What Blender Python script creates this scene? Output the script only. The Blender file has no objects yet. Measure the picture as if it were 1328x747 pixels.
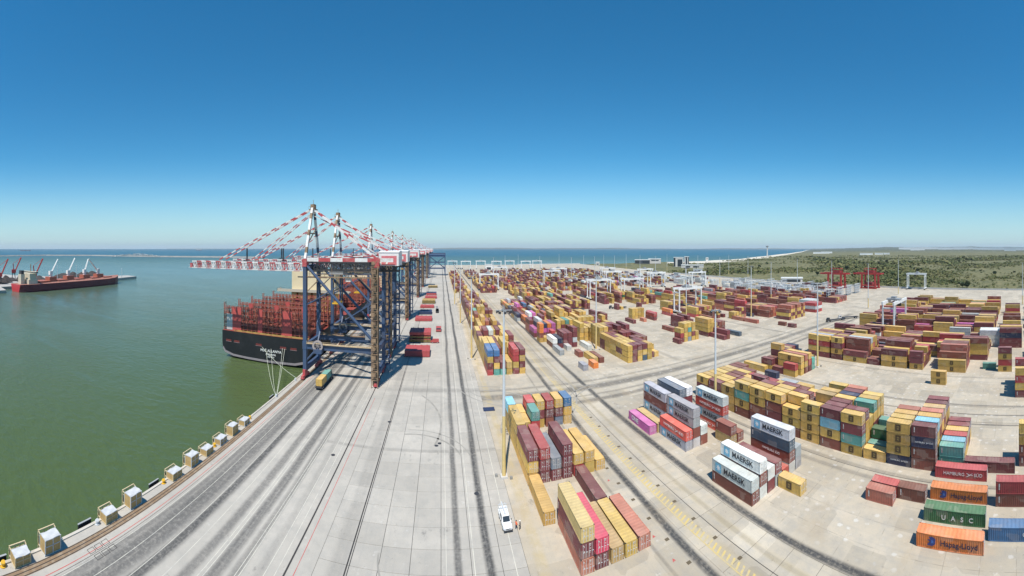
import bpy, bmesh, math, random
import numpy as np
from mathutils import Vector, Matrix
from mathutils.bvhtree import BVHTree

random.seed(7)
S = bpy.context.scene
COL = S.collection
R = math.radians

# ------------------------------------------------------------------ camera (stitched 160 degree drone panorama = central cylindrical)
H = 54.0                       # camera height
PF, PX, PY = 475.0, 572.0, 322.0   # photo pixels per radian, vanishing point of the quay, horizon row
cam = bpy.data.cameras.new('camera')
cam.type = 'PANO'
cam.panorama_type = 'CENTRAL_CYLINDRICAL'
cam.central_cylindrical_range_u_min = -PX / PF
cam.central_cylindrical_range_u_max = (1328 - PX) / PF
cam.central_cylindrical_range_v_min = -(747 - PY) / PF
cam.central_cylindrical_range_v_max = PY / PF
cam.central_cylindrical_radius = 1.0
cam.clip_start = 0.1
cam.clip_end = 200000
co = bpy.data.objects.new('camera', cam)
co.location = (0, 0, H)
co.rotation_euler = (R(90), 0, 0)
COL.objects.link(co)
S.camera = co

# ------------------------------------------------------------------ sky, sun, exposure
SUN_EL, SUN_AZ = 61.0, 195.0    # azimuth clockwise from +Y
w = bpy.data.worlds.new('World')
S.world = w
w.use_nodes = True
nt = w.node_tree
bg = nt.nodes['Background']
sky = nt.nodes.new('ShaderNodeTexSky')
sky.sky_type = 'NISHITA'
sky.sun_disc = False
sky.sun_elevation = R(SUN_EL)
sky.sun_rotation = R(SUN_AZ)
sky.altitude = 0
sky.air_density = 1.0
sky.dust_density = 0.0
sky.ozone_density = 3.0
hs = nt.nodes.new('ShaderNodeHueSaturation')
hs.inputs['Saturation'].default_value = 1.22
tn = nt.nodes.new('ShaderNodeMix'); tn.data_type = 'RGBA'; tn.blend_type = 'MULTIPLY'; tn.inputs[0].default_value = 1.0
nt.links.new(sky.outputs[0], tn.inputs[6]); tn.inputs[7].default_value = (1.12, 1.50, 1.52, 1)
nt.links.new(tn.outputs[2], hs.inputs['Color'])
tcw = nt.nodes.new('ShaderNodeTexCoord'); sxw = nt.nodes.new('ShaderNodeSeparateXYZ'); nt.links.new(tcw.outputs['Generated'], sxw.inputs[0])
mrw = nt.nodes.new('ShaderNodeMapRange'); mrw.interpolation_type = 'SMOOTHERSTEP'
nt.links.new(sxw.outputs[2], mrw.inputs[0])
for i_, v_ in ((1, -0.12), (2, 0.27), (3, 1.0), (4, 0.0)): mrw.inputs[i_].default_value = v_
mxw = nt.nodes.new('ShaderNodeMix'); mxw.data_type = 'RGBA'
nt.links.new(mrw.outputs[0], mxw.inputs[0]); nt.links.new(hs.outputs[0], mxw.inputs[6]); mxw.inputs[7].default_value = (5.5, 7.5, 8.7, 1)   # pale sea haze low in the sky, all round
nt.links.new(mxw.outputs[2], bg.inputs[0])
bg.inputs[1].default_value = 0.078
sl = bpy.data.lights.new('sun', 'SUN')
sl.energy = 4.8
sl.angle = R(0.5)
sl.color = (1.0, 0.95, 0.865)
so = bpy.data.objects.new('sun', sl)
COL.objects.link(so)
so.location = (-40, -120, 300)
_d = Vector((-math.sin(R(SUN_AZ)) * math.cos(R(SUN_EL)), -math.cos(R(SUN_AZ)) * math.cos(R(SUN_EL)), -math.sin(R(SUN_EL))))
so.rotation_euler = _d.to_track_quat('-Z', 'Y').to_euler()
S.view_settings.view_transform = 'Standard'
S.view_settings.look = 'None'
S.view_settings.exposure = 0.2
S.view_settings.gamma = 1.0
S.cycles.use_denoising = True
S.cycles.max_bounces = 6

# ------------------------------------------------------------------ helpers
def G(px, py, z=0.0):
    """photo pixel -> world point on the level z"""
    p = (px - PX) / PF
    d = (H - z) * PF / (py - PY)
    return d * math.sin(p), d * math.cos(p)

class MB:
    def __init__(s): s.v = []; s.f = []; s.m = []
    def quad(s, a, b, c, d, m=0):
        n = len(s.v); s.v += [tuple(a), tuple(b), tuple(c), tuple(d)]; s.f.append((n, n+1, n+2, n+3)); s.m.append(m)
    def poly(s, pts, m=0):
        n = len(s.v); s.v += [tuple(p) for p in pts]; s.f.append(tuple(range(n, n+len(pts)))); s.m.append(m)
    def box(s, x0, y0, z0, x1, y1, z1, m=0):
        n = len(s.v)
        s.v += [(x0,y0,z0),(x1,y0,z0),(x1,y1,z0),(x0,y1,z0),(x0,y0,z1),(x1,y0,z1),(x1,y1,z1),(x0,y1,z1)]
        for q in ((0,3,2,1),(4,5,6,7),(0,1,5,4),(1,2,6,5),(2,3,7,6),(3,0,4,7)):
            s.f.append(tuple(n+i for i in q)); s.m.append(m)
    def bar(s, p, q, wx, wz=None, m=0):
        p, q = Vector(p), Vector(q); wz = wz or wx
        d = (q - p).normalized()
        up = Vector((0,0,1)) if abs(d.z) < 0.95 else Vector((1,0,0))
        a = d.cross(up).normalized() * wx * 0.5
        b = a.cross(d).normalized() * wz * 0.5
        n = len(s.v)
        for c in (p, q):
            s.v += [tuple(c-a-b), tuple(c+a-b), tuple(c+a+b), tuple(c-a+b)]
        for t in ((3,2,1,0),(4,5,6,7),(0,1,5,4),(1,2,6,5),(2,3,7,6),(3,0,4,7)):
            s.f.append(tuple(n+i for i in t)); s.m.append(m)
    def tube(s, p, q, r, r2=None, n=10, m=0):
        p, q = Vector(p), Vector(q); r2 = r if r2 is None else r2
        d = (q - p).normalized()
        up = Vector((0,0,1)) if abs(d.z) < 0.95 else Vector((1,0,0))
        a = d.cross(up).normalized(); b = a.cross(d).normalized()
        k = len(s.v)
        for c, rr in ((p, r), (q, r2)):
            for i in range(n):
                t = 2*math.pi*i/n
                s.v.append(tuple(c + a*rr*math.cos(t) + b*rr*math.sin(t)))
        for i in range(n):
            j = (i+1) % n
            s.f.append((k+j, k+i, k+n+i, k+n+j)); s.m.append(m)
        s.f.append(tuple(k+i for i in range(n))); s.m.append(m)
        s.f.append(tuple(k+n+i for i in reversed(range(n)))); s.m.append(m)
    def band(s, p, q, wx, mats, seg, wz=None):
        """a bar in bands of alternating paint"""
        p, q = Vector(p), Vector(q); n = max(2, int(round((q-p).length/seg)))
        for i in range(n):
            s.bar(p.lerp(q, i/n), p.lerp(q, (i+1)/n), wx, wz, mats[i % len(mats)])
    def prism(s, pts, axis, a, b, m=0):
        """extrude a 2-D outline: axis 0 -> pts are (y,z), axis 1 -> (x,z), axis 2 -> (x,y)"""
        def P(u, v, t): return {0: (t,u,v), 1: (u,t,v), 2: (u,v,t)}[axis]
        k = len(s.v); n = len(pts)
        s.v += [P(u,v,a) for u,v in pts] + [P(u,v,b) for u,v in pts]
        for i in range(n):
            j = (i+1) % n
            s.f.append((k+i, k+j, k+n+j, k+n+i)); s.m.append(m)
        s.f.append(tuple(k+i for i in reversed(range(n)))); s.m.append(m)
        s.f.append(tuple(k+n+i for i in range(n))); s.m.append(m)
    def mesh(s, name, mats, fix=False):
        me = bpy.data.meshes.new(name)
        me.from_pydata(s.v, [], s.f)
        for m in (mats if isinstance(mats, (list, tuple)) else [mats]): me.materials.append(m)
        if any(s.m): me.polygons.foreach_set('material_index', s.m)
        if fix:
            bm = bmesh.new(); bm.from_mesh(me); bmesh.ops.recalc_face_normals(bm, faces=bm.faces); bm.to_mesh(me); bm.free()
        me.update()
        return me
    def build(s, name, mats, parent=None, loc=(0,0,0), fix=False):
        return put(name, s.mesh(name, mats, fix), parent, loc)

def put(name, me, parent=None, loc=(0,0,0)):
    o = bpy.data.objects.new(name, me)
    o.location = loc
    if parent is not None: o.parent = parent
    COL.objects.link(o)
    return o

def tag(o, label=None, cat=None, group=None, kind=None):
    if label: o['label'] = label
    if cat: o['category'] = cat
    if group: o['group'] = group
    if kind: o['kind'] = kind
    return o

def thing(name, label, cat, loc=(0,0,0), rz=0.0, group=None):
    o = bpy.data.objects.new(name, None)
    o.empty_display_size = 0.5
    o.location = loc; o.rotation_euler = (0, 0, rz)
    COL.objects.link(o)
    return tag(o, label, cat, group)

def dup(root, loc=None, rz=None, label=None, group=None):
    def cp(o, par):
        c = o.copy(); COL.objects.link(c); c.parent = par
        for ch in list(o.children): cp(ch, c)
        return c
    r = cp(root, None)
    if loc is not None: r.location = loc
    if rz is not None: r.rotation_euler = (0, 0, rz)
    if label: r['label'] = label
    if group: r['group'] = group
    return r

# ------------------------------------------------------------------ materials
class NT:
    def __init__(s, name):
        s.mat = bpy.data.materials.new(name); s.mat.use_nodes = True
        s.t = s.mat.node_tree; s.b = s.t.nodes['Principled BSDF']
    def n(s, typ, **kw):
        x = s.t.nodes.new(typ)
        for k, v in kw.items(): setattr(x, k, v)
        return x
    def l(s, a, b): s.t.links.new(a, b)
    def math(s, op, a, b=None, c=None, clamp=False):
        x = s.n('ShaderNodeMath', operation=op, use_clamp=clamp)
        for i, y in enumerate((a, b, c)):
            if y is None: continue
            if hasattr(y, 'links'): s.l(y, x.inputs[i])
            else: x.inputs[i].default_value = y
        return x.outputs[0]
    def sstep(s, v, a, b, lo=0.0, hi=1.0):
        x = s.n('ShaderNodeMapRange', interpolation_type='SMOOTHSTEP')
        s.l(v, x.inputs[0])
        for i, y in ((1,a),(2,b),(3,lo),(4,hi)): x.inputs[i].default_value = y
        return x.outputs[0]
    def mix(s, f, a, b, blend='MIX'):
        x = s.n('ShaderNodeMix', data_type='RGBA', blend_type=blend)
        for i, y in ((0,f),(6,a),(7,b)):
            if hasattr(y, 'links'): s.l(y, x.inputs[i])
            elif i == 0: x.inputs[0].default_value = y
            else: x.inputs[i].default_value = (*y, 1)
        return x.outputs[2]
    def noise(s, vec, scale, detail=3, rough=0.55, out=0):
        x = s.n('ShaderNodeTexNoise'); x.inputs['Scale'].default_value = scale; x.inputs['Detail'].default_value = detail
        x.inputs['Roughness'].default_value = rough
        if vec is not None: s.l(vec, x.inputs['Vector'])
        return x.outputs[out]
    def mapping(s, vec, scale=(1,1,1), loc=(0,0,0), rot=(0,0,0)):
        x = s.n('ShaderNodeMapping'); x.inputs['Scale'].default_value = scale; x.inputs['Location'].default_value = loc; x.inputs['Rotation'].default_value = rot
        s.l(vec, x.inputs['Vector']); return x.outputs[0]
    def pos(s):
        x = s.n('ShaderNodeNewGeometry'); return x.outputs['Position']
    def sep(s, v):
        x = s.n('ShaderNodeSeparateXYZ'); s.l(v, x.inputs[0]); return x.outputs
    def color(s, c): s.l(c, s.b.inputs['Base Color'])
    def rough(s, r): s.b.inputs['Roughness'].default_value = r
    def bump(s, h, strength=0.3, dist=0.1):
        x = s.n('ShaderNodeBump'); x.inputs['Strength'].default_value = strength; x.inputs['Distance'].default_value = dist
        s.l(h, x.inputs['Height']); s.l(x.outputs[0], s.b.inputs['Normal'])

_mc = {}
def paint(name, col, rough=0.55, metal=0.0, wear=0.25, wearcol=None, scale=0.8):
    """a plain painted or raw surface with blotchy wear"""
    if name in _mc: return _mc[name]
    n = NT(name); n.rough(rough); n.b.inputs['Metallic'].default_value = metal
    t = n.n('ShaderNodeTexCoord')
    a = n.noise(t.outputs['Object'], scale, 5, 0.65)
    f = n.sstep(a, 0.42, 0.75)
    wc = wearcol or tuple(c*0.6 for c in col)
    n.color(n.mix(n.math('MULTIPLY', f, wear), col, wc))
    _mc[name] = n.mat
    return n.mat

RED_BAND = paint('red_band_paint', (0.44, 0.065, 0.07), wear=0.55, wearcol=(0.5,0.25,0.22), scale=0.5)
WHITE = paint('white_paint', (0.72, 0.71, 0.69), wear=0.6, wearcol=(0.42,0.33,0.25), scale=0.5)
CRANE_BLUE = paint('crane_blue_paint', (0.048, 0.086, 0.165), wear=0.6, wearcol=(0.085,0.065,0.055), scale=0.25)
RUST = paint('rusty_steel', (0.30, 0.20, 0.12), 0.85, wear=1.0, wearcol=(0.09,0.055,0.04), scale=0.45)
TAN = paint('tan_paint', (0.52, 0.40, 0.24), 0.8, wear=0.8, wearcol=(0.25,0.15,0.09), scale=0.6)
DARK = paint('dark_steel', (0.045, 0.045, 0.05), 0.6)
GREYM = paint('grey_steel', (0.30, 0.31, 0.32), 0.55)
PALEM = paint('pale_grey_steel', (0.55, 0.57, 0.58), 0.5)
BLACK = paint('black_rubber', (0.018, 0.018, 0.02), 0.8)
GLASS = paint('dark_glass', (0.03, 0.04, 0.05), 0.12, wear=0.0)
YELLOWP = paint('yellow_paint', (0.75, 0.42, 0.03), 0.6)
YLINE = paint('worn_yellow_line', (0.60, 0.45, 0.16), 0.85, wear=1.0, wearcol=(0.42,0.38,0.31), scale=0.5)
WLINE = paint('worn_white_line', (0.60, 0.57, 0.48), 0.85, wear=0.9, wearcol=(0.36,0.35,0.33), scale=0.4)
RLINE = paint('worn_red_line', (0.5, 0.08, 0.07), 0.85, wear=0.9, wearcol=(0.38,0.25,0.22), scale=0.3)
RAILM = paint('rail_steel', (0.05, 0.045, 0.042), 0.6)
RAILB = paint('rusty_rail_bed', (0.24, 0.16, 0.095), 0.9, wear=0.8, wearcol=(0.38,0.31,0.23))
LASH = paint('ship_red_paint', (0.33, 0.075, 0.05), 0.7, wear=0.9, wearcol=(0.42,0.20,0.13), scale=0.6)
LASHP = paint('ship_bright_red_paint', (0.50, 0.085, 0.075), 0.6, wear=0.4, wearcol=(0.3,0.07,0.05))
CREAM = paint('cream_paint', (0.74, 0.62, 0.40), 0.6, wear=0.3, wearcol=(0.6,0.45,0.25), scale=0.2)
HULLB = paint('black_hull_paint', (0.008, 0.009, 0.011), 0.6, wear=0.4, wearcol=(0.03,0.028,0.03), scale=0.2)
BOOT = paint('grey_boot_paint', (0.27, 0.235, 0.245), 0.7, wear=0.6, wearcol=(0.2,0.17,0.17), scale=0.25)
DECKR = paint('deck_red_paint', (0.30, 0.06, 0.045), 0.7, wear=0.5)
HULLR = paint('dark_red_hull_paint', (0.17, 0.018, 0.028), 0.5, wear=0.35, scale=0.1)
HULLRL = paint('bright_red_hull_paint', (0.55, 0.05, 0.055), 0.5)
HATCH = paint('hatch_cover_red', (0.42, 0.075, 0.075), 0.7, wear=0.4, wearcol=(0.25,0.06,0.05), scale=0.4)
OLIVE = paint('hatch_cover_side', (0.20, 0.15, 0.05), 0.8, wear=0.8, wearcol=(0.08,0.05,0.03))
NAVYP = paint('navy_paint', (0.03, 0.045, 0.10), 0.6)
CRANER = paint('crane_red_paint', (0.42, 0.04, 0.035), 0.55, wear=.4)
ROCK = paint('pale_rock', (0.27, 0.26, 0.24), 0.9, wear=0.6, scale=0.05)
CONCB = paint('building_concrete', (0.55, 0.53, 0.50), 0.85, wear=0.3, scale=0.1)
PALEROOF = paint('pale_roof_sheet', (0.68, 0.68, 0.66), 0.6, wear=0.3, scale=0.1)
ROPE = paint('mooring_rope', (0.62, 0.64, 0.52), 0.9)

def wear_concrete(name, yard):
    """concrete in world coordinates with tyre tracks; grey quay on one side, warm yard on the other"""
    n = NT(name); n.rough(0.9)
    p = n.pos(); x, y, z = n.sep(p)
    big = n.noise(p, 0.035, 5, 0.6)
    mid = n.noise(p, 0.35, 5, 0.65)
    fine = n.noise(p, 2.2, 4, 0.7)
    stretch = n.noise(n.mapping(p, (0.9, 0.03, 0.3)), 1.0, 5, 0.65)
    if yard:
        base = n.mix(n.sstep(big, 0.3, 0.7), (0.450, 0.385, 0.290), (0.530, 0.462, 0.360))
    else:
        base = n.mix(n.sstep(big, 0.3, 0.7), (0.40, 0.368, 0.318), (0.50, 0.460, 0.400))
    base = n.mix(n.sstep(mid, 0.35, 0.75, 0.0, 0.5), base, (0.33, 0.315, 0.285))
    base = n.mix(n.sstep(fine, 0.55, 0.85, 0.0, 0.45), base, (0.24, 0.23, 0.215))
    base = n.mix(n.sstep(stretch, 0.5, 0.8, 0.0, 0.35), base, (0.29, 0.28, 0.265))
    # blotchy oil stains
    st = n.noise(n.mapping(p, (1, 0.5, 1), (31, 7, 0)), 0.23, 6, 0.75)
    base = n.mix(n.sstep(st, 0.60, 0.72, 0.0, 0.6), base, (0.13, 0.125, 0.12))
    st2 = n.noise(n.mapping(p, (1, 1, 1), (71, 47, 0)), 0.75, 6, 0.8)
    base = n.mix(n.sstep(st2, 0.60, 0.70, 0.0, 0.5), base, (0.16, 0.152, 0.14))
    st3 = n.noise(n.mapping(p, (1, 1, 1), (11, 87, 0)), 0.5, 6, 0.8)
    base = n.mix(n.sstep(st3, 0.58, 0.72, 0.0, 0.45), base, (0.66, 0.64, 0.60))
    acc = None
    nz = n.math('MULTIPLY', n.sstep(stretch, 0.22, 0.55, 0.6, 1.0), n.sstep(n.noise(p, 1.3, 5, 0.75), 0.28, 0.58, 0.55, 1.0))
    wob = n.math('MULTIPLY', n.math('SUBTRACT', n.noise(n.mapping(p, (0.02, 0.02, 1)), 1.0, 2), 0.5), 1.6)
    def bandmask(c, cen, wd, st, lim=None):
        d = n.math('ABSOLUTE', n.math('SUBTRACT', n.math('ADD', c, wob), cen))
        m = n.sstep(d, wd*0.25, wd, st, 0.0)
        if lim:
            v, a, b, s_ = lim
            m = n.math('MULTIPLY', m, n.sstep(v, a-s_, a+s_))
            m = n.math('MULTIPLY', m, n.sstep(v, b-s_, b+s_, 1.0, 0.0))
        return m
    if yard:
        L = [(x,41.0,1.25,0.95,None),(x,55.3,1.35,0.95,(y,-40,330,20)),(x,36.2,0.5,0.35,None),(x,50.5,0.8,0.25,None),(x,46.5,2.5,0.16,None),
             (y,119.5,2.0,0.6,(x,30,260,12)),(y,124.0,1.2,0.4,(x,22,260,8)),(y,131.0,3.6,0.6,(x,10,270,6)),(y,137.5,1.5,0.4,(x,10,200,6)),
             (x,82.6,0.9,0.4,(y,-60,120,10)),(x,79.5,1.2,0.35,(y,-60,130,10)),
             (x,111.5,0.7,0.65,(y,-60,110,8)),(x,118.0,0.6,0.5,(y,-60,110,8)),(x,125.0,0.9,0.6,(y,-60,110,8)),(x,152.0,1.2,0.3,(y,-60,110,8)),
             (x,107.0,2.0,0.3,(y,140,420,8)),(x,190.0,2.5,0.35,(y,20,420,8))]
    else:
        L = [(x,3.0,1.0,0.75,None),(x,8.4,1.15,0.9,None),(x,-48.6,4.2,0.72,None),(x,-44.6,1.6,0.85,None),(x,-39.0,1.5,0.6,None),(x,-35.2,1.7,0.7,None),(x,-32.4,1.2,0.5,None),(x,-29.0,1.2,0.2,None),
             (x,-51.2,1.1,0.6,None),(x,-17.5,2.2,0.2,None),(y,139.0,3.0,0.3,(x,-20,40,8)),(y,97.5,1.0,0.25,(x,-40,30,5))]
    for c, cen, wd, stg, lim in L:
        m = bandmask(c, cen, wd, stg, lim)
        acc = m if acc is None else n.math('MAXIMUM', acc, m)
    acc = n.math('MULTIPLY', n.math('MULTIPLY', acc, nz), 1.12, clamp=True)
    base = n.mix(acc, base, (0.068, 0.066, 0.064))
    # sparse white paint specks and slot ticks
    if yard:
        vo = n.n('ShaderNodeTexVoronoi', feature='F1'); dis = n.n('ShaderNodeVectorMath', operation='ADD'); n.l(n.mapping(p, (0.35, 0.30, 0)), dis.inputs[0]); dn = n.n('ShaderNodeVectorMath', operation='SCALE'); dn.inputs['Scale'].default_value = 0.28; n.l(n.noise(p, 1.6, 3, 0.7, out=1), dn.inputs[0]); n.l(dn.outputs[0], dis.inputs[1]); n.l(dis.outputs[0], vo.inputs['Vector']); vo.inputs['Scale'].default_value = 1.0
        vo.inputs['Randomness'].default_value = 0.65
        sp = n.math('MULTIPLY', n.sstep(vo.outputs['Distance'], 0.10, 0.20, 1.0, 0.0), n.sstep(x, 56, 60))
        base = n.mix(n.math('MULTIPLY', sp, 0.36), base, (0.72, 0.71, 0.68))
        # joints of the paving too far off to build slab by slab
        for c_, per in ((x, 6.1), (y, 6.2)):
            fr = n.math('FRACT', n.math('DIVIDE', n.math('ADD', c_, n.math('MULTIPLY', wob, 0.06)), per))
            ln_ = n.math('MULTIPLY', n.sstep(n.math('ABSOLUTE', n.math('SUBTRACT', fr, 0.5)), 0.484, 0.496), n.sstep(n.noise(p, 0.22, 4, 0.7), 0.42, 0.60, 0.0, 0.55))
            base = n.mix(n.math('MULTIPLY', ln_, n.sstep(x, 54.2, 54.3)), base, (0.20, 0.18, 0.15))
        bk = n.n('ShaderNodeTexVoronoi', feature='F1', distance='CHEBYCHEV'); n.l(n.mapping(p, (0.16, 0.16, 0)), bk.inputs['Vector']); bk.inputs['Scale'].default_value = 1; bk.inputs['Randomness'].default_value = 0.3
        gr = n.n('ShaderNodeCombineColor'); rch = n.n('ShaderNodeSeparateColor'); n.l(bk.outputs['Color'], rch.inputs[0])
        for q_ in range(3): n.l(rch.outputs[0], gr.inputs[q_])
        base = n.mix(0.13, base, gr.outputs[0], 'OVERLAY')
        # ochre smear beside the stacks and along the lane
        for cen, wd, sg in ((17.0, 1.6, 0.5), (45.2, 2.2, 0.35), (50.5, 1.2, 0.3)):
            dm = n.sstep(n.math('ABSOLUTE', n.math('SUBTRACT', x, cen)), wd*.3, wd, sg, 0.0)
            base = n.mix(n.math('MULTIPLY', dm, n.sstep(mid, 0.3, 0.65)), base, (0.52, 0.40, 0.19))
        # reddish dirt
        rd = n.noise(n.mapping(p, (1,1,1), (90,20,0)), 0.11, 5, 0.7)
        base = n.mix(n.sstep(rd, 0.50, 0.75, 0.0, 0.5), base, (0.42, 0.33, 0.22))
        # expansion joints beyond the slabs that are built singly
    oi = n.n('ShaderNodeObjectInfo')
    base = n.mix(0.4, base, n.mix(oi.outputs['Random'], (0.42,0.42,0.42), (0.57,0.57,0.57)), 'OVERLAY')
    n.color(base)
    n.bump(n.math('ADD', fine, mid), 0.25, 0.05)
    return n.mat

APRON = wear_concrete('quay_concrete', False)
YARD = wear_concrete('yard_concrete', True)

def container_material(name, attr):
    n = NT(name); n.rough(0.5)
    if attr:
        a = n.n('ShaderNodeAttribute'); a.attribute_name = 'Col'; colr = a.outputs['Color']
        rnd = n.noise(n.pos(), 0.21, 0)
    else:
        oi = n.n('ShaderNodeObjectInfo'); colr = oi.outputs['Color']; rnd = oi.outputs['Random']
    p = n.pos()
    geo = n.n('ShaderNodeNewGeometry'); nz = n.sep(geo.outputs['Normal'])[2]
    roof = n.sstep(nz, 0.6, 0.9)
    dirt = n.noise(p, 0.9, 6, 0.7)
    streak = n.noise(n.mapping(p, (2.2, 2.2, 0.25)), 1.0, 4, 0.6)
    tone = n.math('ADD', 0.62, n.math('MULTIPLY', n.noise(n.mapping(p, (0.35,0.35,0.9)), 1.0, 3, 0.6), 0.72))
    hsv = n.n('ShaderNodeHueSaturation'); n.l(colr, hsv.inputs['Color']); n.l(tone, hsv.inputs['Value']); hsv.inputs['Saturation'].default_value = 0.96; colr = hsv.outputs[0]
    c = n.mix(n.sstep(dirt, 0.45, 0.75, 0.0, 0.5), colr, n.mix(0.6, colr, (0.14, 0.09, 0.06)))
    c = n.mix(n.sstep(streak, 0.5, 0.75, 0.0, 0.5), c, n.mix(0.5, colr, (0.20, 0.11, 0.06)))
    rust = n.noise(n.mapping(p, (1.0, 1.0, 0.45), (13, 5, 2)), 1.7, 6, 0.78)
    c = n.mix(n.sstep(rust, 0.60, 0.72, 0.0, 0.7), c, (0.115, 0.045, 0.022))
    pan = n.n('ShaderNodeTexVoronoi', feature='F1', distance='CHEBYCHEV'); n.l(n.mapping(p, (0.55, 0.42, 0.7)), pan.inputs['Vector']); pan.inputs['Scale'].default_value = 1.0
    pc = n.n('ShaderNodeSeparateColor'); n.l(pan.outputs['Color'], pc.inputs[0])
    c = n.mix(n.sstep(pc.outputs[0], 0.72, 0.9, 0.0, 0.22), c, (0.5, 0.42, 0.34))
    # dusty, bleached roofs, with the brightness of sunlit tops mixed into the colour
    roof_fade_lit = n.math('MULTIPLY', roof, n.math('ADD', 0.10, n.math('MULTIPLY', n.noise(p, 0.5, 4, 0.6), 0.55)))
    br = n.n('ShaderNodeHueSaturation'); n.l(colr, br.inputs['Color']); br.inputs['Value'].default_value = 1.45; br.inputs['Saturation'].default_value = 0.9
    c = n.mix(roof_fade_lit, c, n.mix(0.28, br.outputs[0], (0.66, 0.54, 0.40)))
    n.color(c)
    if attr:
        wv = n.n('ShaderNodeTexWave', wave_type='BANDS', bands_direction='Y'); n.l(p, wv.inputs['Vector']); wv.inputs['Scale'].default_value = 0.55
        n.bump(n.math('MULTIPLY', wv.outputs['Fac'], n.math('SUBTRACT', 1.0, roof)), 0.5, 0.06)
    return n.mat
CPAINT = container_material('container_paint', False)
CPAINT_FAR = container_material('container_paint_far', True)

def text_mesh(body, size, mat, name='lettering', depth=0.012, bold=0.0):
    cu = bpy.data.curves.new('text', 'FONT')
    cu.body = body; cu.size = size; cu.extrude = depth; cu.align_x = 'CENTER'; cu.align_y = 'CENTER'; cu.offset = bold
    cu.resolution_u = 3
    o = bpy.data.objects.new('text', cu); COL.objects.link(o)
    dg = bpy.context.evaluated_depsgraph_get()
    me = bpy.data.meshes.new_from_object(o.evaluated_get(dg))
    me.name = name
    me.materials.clear(); me.materials.append(mat)
    bpy.data.objects.remove(o); bpy.data.curves.remove(cu)
    return me
#@@GROUND
# ------------------------------------------------------------------ ground, water, terrain
WZ = -3.5
def water_material():
    n = NT('sea_water'); n.rough(0.16); n.b.inputs['IOR'].default_value = 1.33
    p = n.pos(); x, y, z = n.sep(p)
    # shallow green harbour water turning to clear blue sea with the distance from the quay
    dd = n.n('ShaderNodeVectorMath', operation='DISTANCE'); n.l(p, dd.inputs[0]); dd.inputs[1].default_value = (-40, 60, WZ)
    wob = n.math('MULTIPLY', n.math('SUBTRACT', n.noise(n.mapping(p, (0.006, 0.006, 0.006)), 1.0, 4), 0.5), 160)
    d = n.math('ADD', dd.outputs['Value'], wob)
    c = n.mix(n.sstep(d, 40, 330), (0.070, 0.103, 0.034), (0.090, 0.126, 0.074))
    c = n.mix(n.sstep(d, 280, 1000), c, (0.060, 0.132, 0.140))
    c = n.mix(n.sstep(d, 1300, 3500), c, (0.022, 0.115, 0.185))
    n.l(n.sstep(d, 600, 3000, 0.5, 0.16), n.b.inputs['Specular IOR Level'])
    sl_ = n.noise(n.mapping(p, (0.004, 0.016, 1), (3, 9, 0), (0, 0, R(35))), 1.0, 6, 0.6)
    c = n.mix(n.sstep(sl_, 0.56, 0.66, 0.0, 0.35), c, (0.10, 0.19, 0.20))
    n.color(c)
    a = n.noise(n.mapping(p, (0.55, 0.9, 1), (0,0,0), (0,0,R(20))), 0.5, 5, 0.6)
    b = n.noise(n.mapping(p, (0.1, 0.16, 1), (0,0,0), (0,0,R(-15))), 0.7, 4, 0.6)
    patch = n.sstep(n.noise(n.mapping(p, (0.012, 0.02, 1), (5,2,0), (0,0,R(30))), 1.0, 4, 0.6), 0.35, 0.65, 0.45, 1.0)
    n.bump(n.math('MULTIPLY', patch, n.math('ADD', n.math('MULTIPLY', a, 0.9), n.math('MULTIPLY', b, 0.8))), 0.7, 1.0)
    # a choppy sea far out shows its wave faces, not a mirror of the horizon
    df = n.n('ShaderNodeBsdfDiffuse'); n.l(c, df.inputs['Color'])
    mx = n.n('ShaderNodeMixShader'); n.l(n.sstep(d, 350, 2200, 0.0, 0.82), mx.inputs[0]); n.l(n.b.outputs[0], mx.inputs[1]); n.l(df.outputs[0], mx.inputs[2])
    n.l(mx.outputs[0], n.t.nodes['Material Output'].inputs['Surface'])
    return n.mat
WATER = water_material()
m = MB()
ring = [0, 300, 1500, 8000, 30000]
NS = 64
m.v = [(0, 0, WZ)]
for r_ in ring[1:]:
    m.v += [(r_*math.cos(2*math.pi*i/NS), r_*math.sin(2*math.pi*i/NS), WZ) for i in range(NS)]
for i in range(NS):
    m.f.append((0, 1+i, 1+(i+1) % NS)); m.m.append(0)
    for k in range(len(ring)-2):
        a, b = 1+k*NS, 1+(k+1)*NS
        m.f.append((a+i, b+i, b+(i+1) % NS, a+(i+1) % NS)); m.m.append(0)
tag(m.build('sea_water', WATER), kind='structure')

QX, QN = -58.6, 1180.0          # quay edge, north end
EX = 14.6                       # apron / yard seam
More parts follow.
